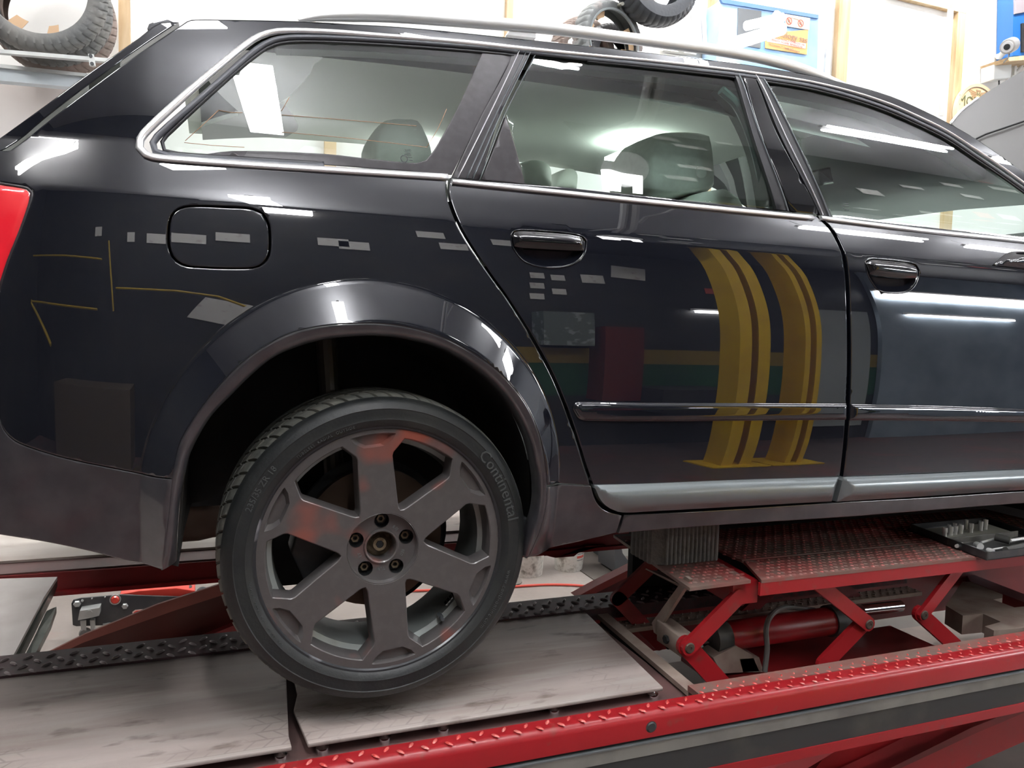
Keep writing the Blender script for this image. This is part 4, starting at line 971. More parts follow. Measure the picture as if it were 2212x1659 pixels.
lozenges('tread_lozenges', [(x_+.014, y_+.002, z_, -.5, 0) for x_, y_, z_, a_, f_ in RT_], REDD, tab, L=.014, w=.004, h=.0018)
# side beam under the top plates
MB().box((B0[0]-.001, B0[1]+.001, ZB-.040), (2.28, B0[1]+.010, ZB-.008)).build('side_beam', REDP, tab)
MB().box((B0[0]+.02, .44, ZB-.040), (2.28, .455, ZB-.008)).build('side_beam', REDDK, tab)
MB().prism([(a0[0]+.01, a0[1]+.012, ZB-.008), (a1[0], a1[1]+.012, ZB-.008), (a1[0]-.02, .26, ZB-.10), (a0[0]+.03, .26, ZB-.03)], (0, .004, -.004)).build('end_web', DUSTY, tab)
MB().prism([(.88, .05, ZB-.07), (.955, .05, ZB-.07), (.99, .42, ZB-.07), (.90, .42, ZB-.07)], (0, 0, .057)).build('link_web', REDP, tab)
# folding arms (front pair, and the matching rear pair)
yA = .045
def onYv(x, y, Y): return np.array(onY(x, y, Y))
PV1, PV2, PV3 = onYv(1490, 1400, yA), onYv(1878, 1349, yA), onYv(1997, 1329, yA)
def piv(p, nm='pivot_pin'):
    MB().lathe([(.0, -.002), (.0045, -.002), (.0045, -.0035), (.011, -.0035), (.0135, -.001), (.0135, .004)], p, n=20).build(nm, STEELD, tab)
def arm(p, q, w, Y0, m=REDP): p = np.array(p); q = np.array(q); p = np.array([p[0], Y0, p[2]]); q = np.array([q[0], Y0, q[2]]); return bar('folding_arm', p, q, w, .012, m, tab)
arm(onYv(1598, 1290, yA), PV1, .040, yA); arm(PV1, onYv(1590, 1510, yA), .048, yA+.012)
arm(onYv(1762, 1255, yA), PV2, .038, yA); arm(PV2, onYv(1790, 1440, yA), .046, yA+.012)
arm(onYv(2085, 1215, yA), PV3, .034, yA); arm(PV3, onYv(2075, 1400, yA), .042, yA+.012)
for p in (PV1, PV2, PV3): piv(p)
for p, q in ((onYv(1598, 1290, yA), PV1), (PV1, onYv(1590, 1510, yA)), (onYv(1762, 1255, yA), PV2), (PV2, onYv(1790, 1440, yA)), (onYv(2085, 1215, yA), PV3), (PV3, onYv(2075, 1400, yA))):
    arm(p, q, .042, .40, REDDK)
# cross block with nut at the first pivot
c1 = PV1+np.array([0, 0, .012])
P = [onY(1418, 1360, .22)*0]
blk = MB().prism([onX(1418, 1338, .745), onX(1470, 1378, .745), onX(1470, 1420, .745), onX(1418, 1384, .745)], (.045, 0, 0)).build('cross_block', DUSTY, tab); bevel(blk, .002, 1)
nt_ = onX(1441, 1381, .7445)
mb = MB().prism([nt_+np.array([0, .011*math.cos(a), .011*math.sin(a)]) for a in np.arange(0, 6.28, math.pi/3)], (-.007, 0, 0)); mb.build('hex_nut', DARK, tab)
MB().prism([onX(1408, 1345, .75), onX(1480, 1245, .75), onX(1490, 1252, .75), onX(1428, 1350, .75), onX(1420, 1372, .75), onX(1412, 1366, .75)], (.01, 0, 0)).build('link_plate', DUSTY, tab)
# hydraulic cylinder
c0 = onY(1560, 1375, .25); c1_ = onY(1800, 1340, .25); d = (c1_-c0); d[1] = 0
MB().tube([c0, c0+d*1.0], .040, 24).build('hydraulic_cylinder', REDP, tab, smooth=True)
MB().tube([c0-d*.10, c0+d*.02], .046, 24).build('cylinder_gland', BLACKB, tab, smooth=True)
MB().tube([c0-d*.45, c0], .013, 16).build('piston_rod', CHROMEB, tab, smooth=True)
MB().tube([c0+d*.95, c0+d*1.08], .046, 24).build('cylinder_end', BLACKB, tab, smooth=True)
MB().tube([onY(1860, 1318, .25), onY(1945, 1309, .25)], .017, 18).build('hinge_shaft', CHROMEB, tab, smooth=True)
hp = [onY(1652, 1450, .16), onY(1657, 1400, .16), onY(1655, 1360, .16), onY(1662, 1335, .18), onY(1680, 1318, .22), onY(1705, 1312, .27), onY(1760, 1318, .3)]
MB().tube(smooth_poly(hp, False, .01, 80), .0075, 10).build('hydraulic_hose', mat('hose_grey', (.13, .13, .12), .4, noise=[(10, (.22, .18, .16), .5, .7)]), tab, smooth=True)
for q in (((1540, 1420), (1590, 1395), (1625, 1415), (1640, 1450), (1560, 1455)), ((1598, 1424), (1640, 1420), (1650, 1452), (1605, 1452))):
    MB().prism([onY(a, b, .20) for a, b in q], (0, .06, 0)).build('base_bracket', DUSTY, tab)
P = [onZ(a_, b_, .60) for a_, b_ in ((2079, 1256), (2097, 1257), (2166, 1284), (2165, 1292), (2145, 1295), (2191, 1312), (2212, 1310), (2400, 1290), (2400, 1330), (2212, 1356), (2147, 1362), (2127, 1353), (2162, 1343), (2124, 1326), (2080, 1330), (2043, 1308))]
MB().prism(P, (0, 0, -.06)).build('table_base', DUSTY, tab)
MB().prism([onZ(a_, b_, .57) for a_, b_ in ((2088, 1241), (2102, 1241), (2225, 1288), (2225, 1306), (2096, 1256))], (0, 0, -.05)).build('torsion_bar', REDDK, tab)
MB().box((.95, .14, .50), (1.75, .36, .515)).build('table_base', REDDK, tab)
reparent(tab)
# ribbed rubber block between table and sill
bx0, by0 = onZ(1412, 1224, ZB)[:2]; bx1 = onZ(1562, 1213, ZB)[0]
w = bx1-bx0; V = []; prof_ = []
yb0, yb1 = by0, by0+.13
n = 13; P = []
for k in range(n*6+1):
    t = k/(n*6); x = bx0+.03+t*(w-.04); P.append((x, yb0-.003*abs(math.sin(math.pi*t*n))))
for k in range(6*6+1):
    t = k/36; P.append((bx1+.004*abs(math.sin(math.pi*t*6)), yb0+.012+t*(yb1-yb0-.02)))
P += [(bx0+.01, yb1), (bx0+.0, yb1-.01)]
for k in range(6*5+1):
    t = k/30; P.append((bx0-.003*abs(math.sin(math.pi*t*5)), yb1-.015-t*(yb1-yb0-.03)))
zt = .985
o = MB().prism([(x, y, ZB+.0015) for x, y in P], (0, 0, zt-ZB-.0035)).build('rubber_block', mat('block_rubber', (.10, .095, .088), .7, noise=[(14, (.15, .14, .125), .4, .7), (60, (.07, .065, .06), .5, .8)], bump=(150, .4)))
tag(o, 'ribbed grey rubber block standing on the lifting table under the sill', 'rubber block')
# ------------------------------------------------------------------ socket set on the table
tray = empty('socket_tray', (1.75, .15, ZB), label='open black tool tray on the jacking table holding a socket set', cat='tool tray')
TR = mat('tray_black', (.035, .037, .040), .35, noise=[(30, (.06, .06, .06), .4, .7)])
tp_ = [onZ(2135, 1211, ZB)[:2], onZ(1975, 1128, ZB+.01)[:2]]
f0 = np.array(onZ(2132, 1203, ZB+.012)[:2]); b0_ = np.array(onZ(1966, 1140, ZB+.012)[:2])
dx = np.array([1., 0.02]); 
cs = [f0, f0+dx*.34, b0_+dx*.34, b0_]
th_ = .022
MB().prism([(x, y, ZB+.002) for x, y in cs], (0, 0, .003)).build('tray_floor', TR, tray)
for i in range(4):
    p, q = np.array(cs[i]), np.array(cs[(i+1) % 4]); e = q-p; e /= np.linalg.norm(e); nn = np.array([-e[1], e[0]])*.004
    MB().prism([(*p, ZB+.002), (*q, ZB+.002), (*(q+nn), ZB+.002), (*(p+nn), ZB+.002)], (0, 0, th_)).build('tray_wall', TR, tray)
mid0 = f0+(b0_-f0)*.47; 
rk = [mid0+dx*.012, mid0+dx*.28, mid0+(b0_-f0)*.36+dx*.28, mid0+(b0_-f0)*.36+dx*.012]
MB().prism([(x, y, ZB+.005) for x, y in rk], (0, 0, .016)).build('socket_rack', mat('rack_grey', (.45, .45, .39), .5), tray)
MB().prism([(x, y, ZB+.006) for x, y in (mid0, mid0+dx*.30, mid0+dx*.30+(b0_-f0)*.01, mid0+(b0_-f0)*.01)], (0, 0, .018)).build('tray_divider', GREYB, tray)
reparent(tray)
SOCK = mat('socket_chrome', (.92, .92, .90), .28, .35)
SK = [(2040, 1158, .0075, .026), (2053, 1156, .0072, .026), (2063, 1154, .0070, .026), (2075, 1152, .0070, .027), (2097, 1150, .0068, .028), (2118, 1146, .0068, .029), (2128, 1143, .0068, .030), (2086, 1142, .006, .028), (2049, 1150, .006, .024), (2062, 1147, .0055, .024)]
for i, (x, y, r_, h) in enumerate(SK):
    c = onZ(x, y, ZB+.021)
    od = ['leftmost', 'second', 'third', 'fourth', 'fifth', 'sixth', 'rightmost']
    lbl = (od[i]+' chrome socket in the front row of the rack' if i < 7 else ('tall adapter standing behind the rack row', 'dark small socket behind the leftmost rack socket', 'small socket behind the third rack socket')[i-7])
    s_ = MB().lathe([(r_*.6, .004), (r_*.6, h), (r_, h), (r_, h*.45), (r_*.88, h*.4), (r_*.88, 0), (0, 0)], c, axis='Z', n=14).build('socket', SOCK, smooth=True)
    tag(s_, lbl, 'socket', 'chrome sockets standing in the rack' if i < 7 else None)
for i, (x, y, x2, y2, r_, lb) in enumerate(((2066, 1180, 2078, 1176, .006, 'small chrome socket lying at the left of the tray trough'), (2085, 1180, 2111, 1189, .007, 'long grey deep socket lying in the tray trough'), (2108, 1176, 2118, 1181, .010, 'large bright socket lying beside the ratchet handle'), (2134, 1188, 2144, 1192, .008, 'bright socket lying in the front corner of the tray'))):
    a = onZ(x, y, ZB+.012); b = onZ(x2, y2, ZB+.012)
    tag(MB().tube([a, a+(b-a)*.5, b], [r_*.85, r_, r_], 14).build('socket', SOCK, smooth=True), lb, 'socket')
rt = empty('ratchet', onZ(2175, 1170, ZB+.02), label='dark handled ratchet lying across the tool tray', cat='ratchet')
MB().tube([onZ(2150, 1160, ZB+.025), onZ(2182, 1168, ZB+.022)], .011, 14).build('grip', mat('grip_dark', (.06, .06, .055), .5), rt, smooth=True)
MB().tube([onZ(2182, 1168, ZB+.022), onZ(2230, 1160, ZB+.022)], .005, 10).build('shank', SOCK, rt, smooth=True)
reparent(rt)
o = MB().tube([onZ(2120, 1172, ZB+.014), onZ(2147, 1164, ZB+.016)], .0035, 10).build('extension_bar', SOCK, smooth=True); tag(o, 'short chrome extension bar leaning on a large socket', 'extension bar')
o = MB().tube([onZ(2144, 1187, ZB+.012), onZ(2173, 1182, ZB+.012)], .0025, 10).build('hex_key', SOCK, smooth=True); tag(o, 'thin bright key lying at the front of the tray', 'tool')
o = MB().tube([onZ(2172, 1188, ZB+.014), onZ(2240, 1172, ZB+.014)], .009, 10).build('screwdriver_handle'.replace('_handle', ''), mat('grip_dark', (.06, .06, .055), .5), smooth=True); tag(o, 'grey handled screwdriver at the front edge of the tray', 'screwdriver')
# ------------------------------------------------------------------ far runway
fl = empty('lift_runway', (.6, 1.6, 0), label='far red runway of the lift with pale worn plates behind the car', cat='vehicle lift')
MB().prism([(XL-.2, 1.30, .62), (XR, 1.30, .62), (XR, 1.30, .56), (XL-.2, 1.30, .562)], (0, .012, 0)).build('runway_side', REDDK, fl)
MB().box((XL-.2, 1.285, .548), (XR, 1.33, .562)).build('runway_flange', REDP, fl)
MB().box((XL-.2, 1.312, .60), (XR, 1.95, .625)).build('runway_bed', BED, fl)
p = MB().box((-1.6, 1.43, .626), (-.02, 1.95, .634)).build('slide_plate', mat('plate_pale', (.62, .58, .54), .5, .1, noise=[((1.6, 9, 1), (.48, .42, .38), .4, .66, 8)]), fl)
p = MB().box((.0, 1.43, .626), (.75, 1.95, .634)).build('slide_plate', PLATE, fl)
MB().prism([onY(1156, 1193, 1.28), onY(1310, 1178, 1.28), onY(1265, 1180, 1.28), onY(1255, 1190, 1.28), onY(1240, 1202, 1.28), onY(1200, 1205, 1.28), onY(1190, 1203, 1.28)], (0, .02, 0)).build('runway_bracket', REDDK, fl)
# sloping arms of the far side
def slab3(name, px, Y, th, m): return MB().prism([onY(a, b, Y) for a, b in px], (0, th, 0)).build(name, m, fl)
slab3('scissor_arm', [(40, 1452), (180, 1385), (380, 1315), (520, 1270), (520, 1400), (300, 1440), (150, 1470)], .98, .03, mat('red_brown', (.13, .028, .02), .5, noise=[(5, (.10, .04, .03), .4, .7)]))
slab3('arm_flange', [(0, 1462), (180, 1372), (340, 1306), (520, 1248), (520, 1273), (380, 1318), (180, 1388), (40, 1455)], .97, .012, mat('red_brown_pale', (.36, .12, .09), .5))
slab3('scissor_arm', [(200, 1475), (360, 1410), (520, 1345), (560, 1340), (560, 1440), (300, 1480)], .88, .03, REDP)
slab3('arm_flange', [(1245, 1290), (1290, 1265), (1400, 1210), (1410, 1218), (1350, 1250), (1270, 1290)], 1.0, .05, mat('red_pale', (.55, .10, .09), .45))
slab3('scissor_arm', [(1265, 1292), (1340, 1252), (1408, 1218), (1470, 1260), (1470, 1300), (1340, 1310)], 1.02, .03, REDDK)
reparent(fl)
o = MB().box((1.95, .62, .50), (3.3, 1.22, .53)).build('floor_plate', DUSTY); tag(o, 'dusty grey steel cover plate beyond the lifting table', 'plate')
# ramp flap at the left: worn plate with a folded steel edge
ra = empty('approach_ramp', (-1.2, .9, 0), label='worn pale ramp plate with a folded steel edge left of the jack', cat='ramp')
RM = mat('ramp_pale', (.70, .66, .64), .45, .2, noise=[((3, 5, 1), (.50, .44, .42), .45, .7, 6)])
P = [onZ(-120, 1258, .62), onZ(0, 1250, .62), onZ(124, 1246, .62), onZ(95, 1290, .60), onZ(8, 1455, .52), onZ(-120, 1480, .52)]
MB().prism(P, (0, 0, -.01)).build('ramp_plate', RM, ra)
GS = mat('folded_steel', (.20, .22, .20), .35, .5, noise=[(14, (.10, .11, .10), .4, .7)])
MB().prism([onZ(124, 1246, .615), onZ(118, 1262, .60), onZ(20, 1455, .51), onZ(8, 1455, .51), onZ(95, 1290, .59)], (.0, 0, -.03)).build('ramp_edge', GS, ra)
MB().prism([onZ(122, 1310, .57), onZ(110, 1345, .55), onZ(62, 1440, .50), onZ(35, 1452, .50), onZ(72, 1380, .53), onZ(100, 1320, .56)], (0, 0, -.02)).build('ramp_edge', GS, ra)
reparent(ra)
# ------------------------------------------------------------------ things on and before the back wall
YW = RY1
def xw(px, py=40, Y=YW): return float(onY(px, py, Y)[0])
def trim(n, x0, x1, z0, z1, m=WOOD, y0=YW-.045, y1=YW):
    return struct('trim_%d' % n, MB().box((x0, y0, z0), (x1, y1, z1)), m)
trim(1, xw(258), xw(282), 1.6, 4.6); trim(2, xw(1090), xw(1103), 2.0, 4.6); trim(3, xw(703, 45), xw(728, 45), 1.6, 3.15)
trim(4, xw(1527), xw(1545), 1.6, 4.8); trim(5, xw(1803), xw(1827), 1.6, 4.9)
x1_ = xw(2078, 15); zt_ = float(onY(2078, 12, YW)[2])
trim(6, xw(2058, 60), x1_, 1.2, zt_); trim(7, xw(1905, 0), x1_, zt_-.08, zt_+.0, y0=YW-.046)
SHEET = mat('plastic_sheet', (.93, .94, .93), .35)
def strut(name, a, b, w, m, Y=YW-.05): return slab(name, [(a[0]-w/2, a[1]), (a[0]+w/2, a[1]), (b[0]+w/2, b[1]), (b[0]-w/2, b[1])], Y-.02, .02, m)
# torn plastic edge strips beside the wooden frames
TORN = mat('torn_plastic', (.55, .52, .50), .5, noise=[(8, (.85, .85, .84), .45, .55)])
for a, b, w, lb in (((1797, -10), (1787, 165), 10, 'torn strip of plastic sheet beside the left frame post'), ((2056, 18), (2036, 250), 9, 'torn strip of plastic sheet beside the right frame post'), ((283, -10), (286, 90), 4, 'thin torn plastic edge beside the leftmost wooden post')):
    tag(strut('plastic_strip', a, b, w, TORN), lb, 'plastic sheet')
ALU = mat('aluminium', (.55, .57, .58), .4, .6)
o = strut('steel_post', (1500, -10), (1512, 110), 16, ALU); tag(o, 'pale steel post beside the blue machine', 'post')
o = strut('steel_post', (1519, -10), (1524, 105), 9, mat('white_steel', (.85, .86, .86), .4)); tag(o, 'thin white steel post left of the wooden frame', 'post')
# louvred white door piece
dr = empty('white_shutter', onY(1465, 80, YW-.05), label='weathered white louvred shutter beneath the black tyre', cat='shutter')
WHT = mat('white_wood', (.86, .86, .82), .6, noise=[(9, (.70, .68, .58), .55, .75)])
MB().prism([onY(a, b, YW-.08) for a, b in ((1440, 40), (1500, 46), (1504, 118), (1434, 108))], (0, .03, 0)).build('shutter_frame', WHT, dr)
for k in range(3):
    MB().prism([onY(a, b, YW-.095) for a, b in ((1450+k*17, 50), (1462+k*17, 51), (1462+k*17, 112), (1450+k*17, 110))], (0, .014, 0)).build('shutter_slat', WHT, dr)
reparent(dr)
# blue machine
BLUE = mat('machine_blue_hazed', (.28, .50, .80), .45, noise=[(3, (.50, .66, .86), .4, .75)])  # blue paled in colour for the bright haze of the plastic
mc = empty('blue_machine', onY(1660, 140, 2.95), label='blue machine cabinet with dark window and orange company plate', cat='machine')
Ym = 3.1
MB().prism([onY(a, b, Ym) for a, b in ((1561, -2), (1768, 34), (1764, 178), (1546, 140))], (0, .18, 0)).build('cabinet', BLUE, mc)
MB().prism([onY(a, b, Ym-.012) for a, b in ((1556, -4), (1768, 32), (1768, 40), (1561, 6))], (0, .02, 0)).build('cabinet_rim', mat('machine_blue_dark', (.12, .24, .50), .5), mc)
MB().prism([onY(a, b, Ym-.008) for a, b in ((1595, 17), (1645, 24), (1643, 104), (1593, 96))], (0, .009, 0)).build('window', mat('window_dark', (.16, .17, .18), .2), mc)
def sign(name, px, Y, m, parent, th=.003): return MB().prism([onY(a, b, Y) for a, b in px], (0, th, 0)).build(name, m, parent)
sign('warning_plate', ((1697, 30), (1750, 39), (1748, 65), (1697, 56)), Ym-.012, mat('cream', (.80, .74, .60), .5), mc)
OR_ = mat('orange_plate', (.85, .42, .16), .5, noise=[((.8, 1, 1), (.90, .62, .22), .45, .6)])
sign('company_plate', ((1653, 72), (1746, 64), (1743, 118), (1653, 104)), Ym-.010, OR_, mc)
sign('white_label', ((1657, 80), (1741, 94), (1740, 105), (1657, 90)), Ym-.012, mat('label_white', (.88, .80, .76), .5), mc)
PRN = mat('print_brown', (.28, .20, .16), .6); PRR = mat('print_red', (.62, .14, .10), .6)
def flat(s, size, px, Y, m, parent, tilt=0., sx=1., name='lettering'):
    p = onY(px[0], px[1], Y); return text(name, s, size, m, parent, Vector(p), Matrix.Rotation(math.radians(tilt), 4, 'Y') @ Matrix.Rotation(math.pi/2, 4, 'X'), sx=sx)
flat('Tecnology sas', .062, (1702, 77), Ym-.014, PRN, mc, 2)
for k, (s_, px) in enumerate((('ASSISTENZA TECNICA ATTREZZATURE', (1700, 88)), ('VENDITA  RICAMBI  RIPARAZIONI', (1700, 94)))): flat(s_, .018, px, Ym-.016, PRR, mc, 2)
for s_, px in (('Via Francesco, 9  Tel. 04 9671', (1688, 101)), ('www.tecnology.it', (1712, 108))): flat(s_, .018, px, Ym-.014, PRN, mc, 2)
for px in ((1705, 45), (1730, 50)):
    c = onY(px[0], px[1], Ym-.016)
    MB().lathe([(.026, 0), (.026, .002), (.021, .002), (.021, 0)], c, n=20, closed=True).build('prohibition_ring', PRR, mc)
    d_ = .018; MB().prism([c+np.array(q) for q in ((-d_, 0, d_-.004), (-d_+.004, 0, d_), (d_, 0, -d_+.004), (d_-.004, 0, -d_))], (0, .002, 0)).build('prohibition_bar', PRR, mc)
    MB().lathe([(0, .0005), (.010, .0005), (.010, .002)], c, n=8).build('pictogram', PRN, mc)
flat('no smoking', .014, (1717, 40), Ym-.014, PRN, mc, 2)
reparent(mc)
# CCTV camera, junction box, conduit
cc = empty('security_camera', onY(2175, 105, 3.2), label='silver bullet security camera on the white wall', cat='camera')
q = onY(2176, 101, 2.78); dcam = q-onY(2200, 90, 2.95); dcam /= np.linalg.norm(dcam)
MB().tube([q-dcam*.16, q-dcam*.03, q], [.055, .055, .052], 20).build('camera_body', mat('cam_silver', (.55, .54, .53), .35, .6), cc, smooth=True)
MB().tube([q-dcam*.01, q+dcam*.012], .040, 20).build('lens_ring', mat('cam_ring', (.8, .8, .8), .3, .4), cc, smooth=True)
MB().tube([q+dcam*.008, q+dcam*.018], .022, 16).build('lens', BLACKG, cc, smooth=True)
MB().tube([q-dcam*.08, onY(2160, 122, 2.88), onY(2156, 122, 3.28)], .022, 12).build('bracket', WHT, cc, smooth=True)
MB().tube(smooth_poly([q-dcam*.10+np.array([0, 0, -.05]), onY(2178, 125, 2.75), onY(2168, 135, 3.10)], False), .005, 6).build('cable', PLASTIC, cc)
reparent(cc)
jb = empty('junction_box', onY(2166, 155, 3.25), label='white plastic junction box under the security camera', cat='junction box')
WPL = mat('white_plastic', (.74, .76, .75), .5)
o = MB().prism([onY(a, b, 3.17) for a, b in ((2148, 138), (2186, 137), (2184, 168), (2147, 172))], (0, .12, 0)).build('box', WPL, jb); bevel(o, .008)
MB().tube([onY(2158, 172, 3.23), onY(2158, 200, 3.23)], .006, 8).build('cable', PLASTIC, jb)
MB().tube([onY(2186, 168, 3.24), onY(2225, 120, 3.24)], .012, 8).build('conduit', WPL, jb)
MB().tube([onY(2190, 170, 3.24), onY(2192, 128, 3.24)], .018, 8).build('conduit', WPL, jb)
reparent(jb)
# blue cabinet on a wooden shelf at the right edge
tl = empty('reflection_bars', onY(1630, 70, 2.72), label='slanting glowing bars standing in for a tube reflection before the blue machine', cat='glowing bars')  # added glowing bars, shaped like a tube reflected in plastic sheeting
GLOWM = mat('reflection_glow', (1, 1, 1), .4, emit=(1, 1, 1), es=3.0)
MB().tube([onY(1566, 100, 2.72), onY(1690, 62, 2.72)], .040, 12).build('lamp_tube', GLOWM, tl, smooth=True)
MB().tube([onY(1612, 56, 2.74), onY(1690, 38, 2.74)], .030, 12).build('lamp_tube', GLOWM, tl, smooth=True)
MB().tube([onY(1658, 62, 2.78), onY(1680, 30, 2.78)], .030, 8).build('bar_holder', WHT, tl)
reparent(tl)
bc = empty('blue_cabinet', onY(2210, 60, 3.0), label='blue cabinet on a wooden shelf at the right edge', cat='cabinet')
MB().prism([onY(a, b, 3.15) for a, b in ((2190, -40), (2300, -30), (2300, 115), (2187, 121))], (0, .14, 0)).build('cabinet', mat('cabinet_blue', (.015, .11, .36), .4), bc)
MB().prism([onY(a, b, 3.135) for a, b in ((2193, -40), (2300, -30), (2300, 10), (2193, 30))], (0, .016, 0)).build('cabinet_top', mat('cabinet_grey', (.25, .22, .24), .5), bc)
MB().prism([onY(a, b, 3.135) for a, b in ((2208, 50), (2300, 50), (2300, 112), (2208, 112))], (0, .016, 0)).build('cabinet_window', DARK, bc)
reparent(bc)
o = MB().prism([onY(a, b, 3.05) for a, b in ((2176, 124), (2300, 110), (2300, 123), (2180, 132))], (0, .24, 0)).build('wall_shelf', WOOD); tag(o, 'brown wooden shelf under the blue cabinet', 'shelf')
# round wooden sign
rs_ = empty('round_sign', onY(2108, 250, 3.25), label='round wooden wall sign with wings and dark lettering', cat='sign')
cc_ = np.array(onY(2110, 246, 3.22)); RS = float(abs(onY(2110, 181, 3.22)[2]-cc_[2])); 
SG = mat('sign_wood', (.86, .62, .34), .6, noise=[((12, 12, 1), (.90, .78, .52), .4, .65)])
SGR = mat('sign_rim', (.88, .66, .42), .55)
MB().lathe([(0, .0), (RS*.93, .0), (RS*.93, .03)], cc_, n=48).build('sign_board', SG, rs_)
MB().lathe([(RS*.90, -.008), (RS, -.012), (RS, .03), (RS*.90, .03)], cc_, n=48, closed=True).build('sign_rim', SGR, rs_, smooth=True)
MB().lathe([(RS*.875, -.003), (RS*.895, -.003), (RS*.895, .004), (RS*.875, .004)], cc_, n=48, closed=True).build('sign_line', PRN, rs_)
GRN = mat('sign_letters', (.12, .13, .06), .6)
text('lettering', 'MOTHER', RS*.52, GRN, rs_, Vector(cc_+np.array([RS*-.02, -.004, RS*.34])), sx=.85)
text('lettering', '66', RS*.20, GRN, rs_, Vector(cc_+np.array([0, -.004, RS*.67])))
WB = mat('sign_wings', (.42, .26, .14), .6)
for s_ in (-1, 1):
    for k in range(5):
        a = np.array([s_*RS*.10, -.003, RS*(.72-.05*k)]); b = np.array([s_*RS*(.52-.07*k), -.003, RS*(.82-.085*k)])
        MB().prism([cc_+a, cc_+b, cc_+b+np.array([-s_*RS*.03, 0, -RS*.05]), cc_+a+np.array([0, 0, -RS*.035])], (0, .002, 0)).build('wing_feather', WB, rs_)
MB().prism([cc_+np.array(q)*RS+np.array([0, -.003, 0]) for q in ((-.12, 0, .80), (.12, 0, .80), (.10, 0, .74), (-.10, 0, .74))], (0, .002, 0)).build('emblem_bar', WB, rs_)
reparent(rs_)
# ------------------------------------------------------------------ tyres hanging on the wall
OLD = mat('old_tyre', (.10, .105, .105), .6, noise=[(7, (.17, .165, .155), .4, .7)], bump=(60, .3))
OLDB = mat('old_tyre_brown', (.24, .18, .155), .7, noise=[(7, (.15, .125, .11), .4, .7)], bump=(60, .3))
CARD = mat('cardboard', (.62, .42, .26), .8)
def oldtyre(c, r, w, ri, m, label, name='motorcycle_tyre', tilt=0., card=(), grooves=46, group=None, bead=None, sweep=.5):
    t = empty(name, c, label=label, cat='tyre'); t.rotation_euler.z = tilt
    if group: t['group'] = group
    V = []; Fc = []; pr = [(ri, .12), (ri+.004, .03), (ri+.02, .0), (r*.90, -.02*0), (r*.965, .10), (r*.99, .25), (r, .5), (r*.99, .75), (r*.965, .90), (r*.90, 1.), (ri+.02, 1.), (ri+.004, .97), (ri, .88), (r*.90, .9), (r*.94, .5), (r*.90, .1)]
    mm = len(pr); sub = [(0, 0), (.14, 1), (.24, 1), (.38, 0)]; cols = [((k+s_)/grooves, g) for k in range(grooves) for s_, g in sub]
    for a, g in cols:
        for j, (rr_, h) in enumerate(pr):
            tread = 4 <= j <= 8; sk = (sweep*(.5-abs(h-.5))*2*math.pi/grooves*2) if tread else 0
            d = .008*g if tread and j != 6 else 0
            an = 2*math.pi*a+sk; V.append(((rr_-d)*math.cos(an), h*w, (rr_-d)*math.sin(an)))
    nc = len(cols)
    for k in range(nc):
        for j in range(mm): Fc.append((k*mm+j, k*mm+(j+1) % mm, ((k+1) % nc)*mm+(j+1) % mm, ((k+1) % nc)*mm+j))
    o = mk('carcass', V, Fc, m, t); bm = bmesh.new(); bm.from_mesh(o.data); bmesh.ops.recalc_face_normals(bm, faces=bm.faces)
    for f in bm.faces: f.smooth = True
    for e in bm.edges:
        if len(e.link_faces) == 2 and e.calc_face_angle(0) > .7: e.smooth = False
    bm.to_mesh(o.data); bm.free()
    if bead: MB().lathe([(ri, .0), (ri+.010, -.004), (ri+.012, .006), (ri, .012)], (0, 0, 0), n=48, closed=True).build('bead', bead, t, smooth=True)
    for a0, a1 in card:
        P = []
        for q in np.linspace(a0, a1, 5): P.append((ri*1.0*math.cos(q), ri*1.0*math.sin(q)))
        for q in np.linspace(a1, a0, 5): P.append((ri*.80*math.cos(q+.1), ri*.80*math.sin(q)))
        MB().prism([(x, .03, z) for x, z in P], (0, .004, 0)).build('cardboard_spacer', CARD, t)
    return t
Yt = 2.66
c = onY(78, -32, Yt); r_ = .285
GRB = mat('bead_grey', (.32, .35, .36), .4)
oldtyre(c, r_*1.0, .12, r_*.72, OLD, 'frontmost worn motorcycle tyre at the top left with grey sidewall', card=((-2.2, -1.9), (-1.4, -1.15), (2.9, 3.2)))
oldtyre(onY(78, -32, Yt)+np.array([.0, .16, .0]), r_, .13, r_*.72, OLD, 'second tyre behind the frontmost one at the top left')
oldtyre(onY(78, -32, Yt)+np.array([.0, .33, .0]), r_, .13, r_*.72, OLDB, 'rearmost browner tyre of the top left stack')
o = MB().prism([onY(a, b, Yt+.13) for a, b in ((172, 48), (180, 62), (184, 78), (180, 92), (168, 97), (162, 95), (170, 80))], (0, .01, 0)).build('paper_tag', mat('tag_white', (.92, .92, .92), .6)); tag(o, 'white paper tag hanging on the top left tyres', 'tag')
Yc = 2.5
c = onY(1328, 92, Yc); rr_ = float(abs(onY(1328, -3, Yc)[2]-c[2]))
oldtyre(c, rr_, .11, rr_*.74, mat('tyre_grey', (.17, .18, .18), .6, noise=[(7, (.26, .20, .18), .5, .7)], bump=(60, .3)), 'grey motorcycle tyre with cardboard inside above the roof rail', tilt=.25, card=((-.5, .75), (1.9, 2.3), (2.6, 2.9)), bead=GRB, grooves=34)
oldtyre(onY(1275, 118, Yc+.22), rr_*.95, .12, rr_*.70, OLDB, 'brown tyre behind the grey one above the roof rail', tilt=.25)
oldtyre(onY(1330, 120, Yc+.16), rr_*.80, .10, rr_*.5, mat('tyre_black', (.03, .03, .034), .5), 'black tyre deep inside the grey one', tilt=.2)
oldtyre(onY(1432, -62, Yc-.1), rr_*1.12, .15, rr_*.72, mat('tyre_dark', (.06, .065, .075), .5, bump=(60, .3)), 'black tyre hanging at the top edge right of the grey tyre', tilt=.1, grooves=40)
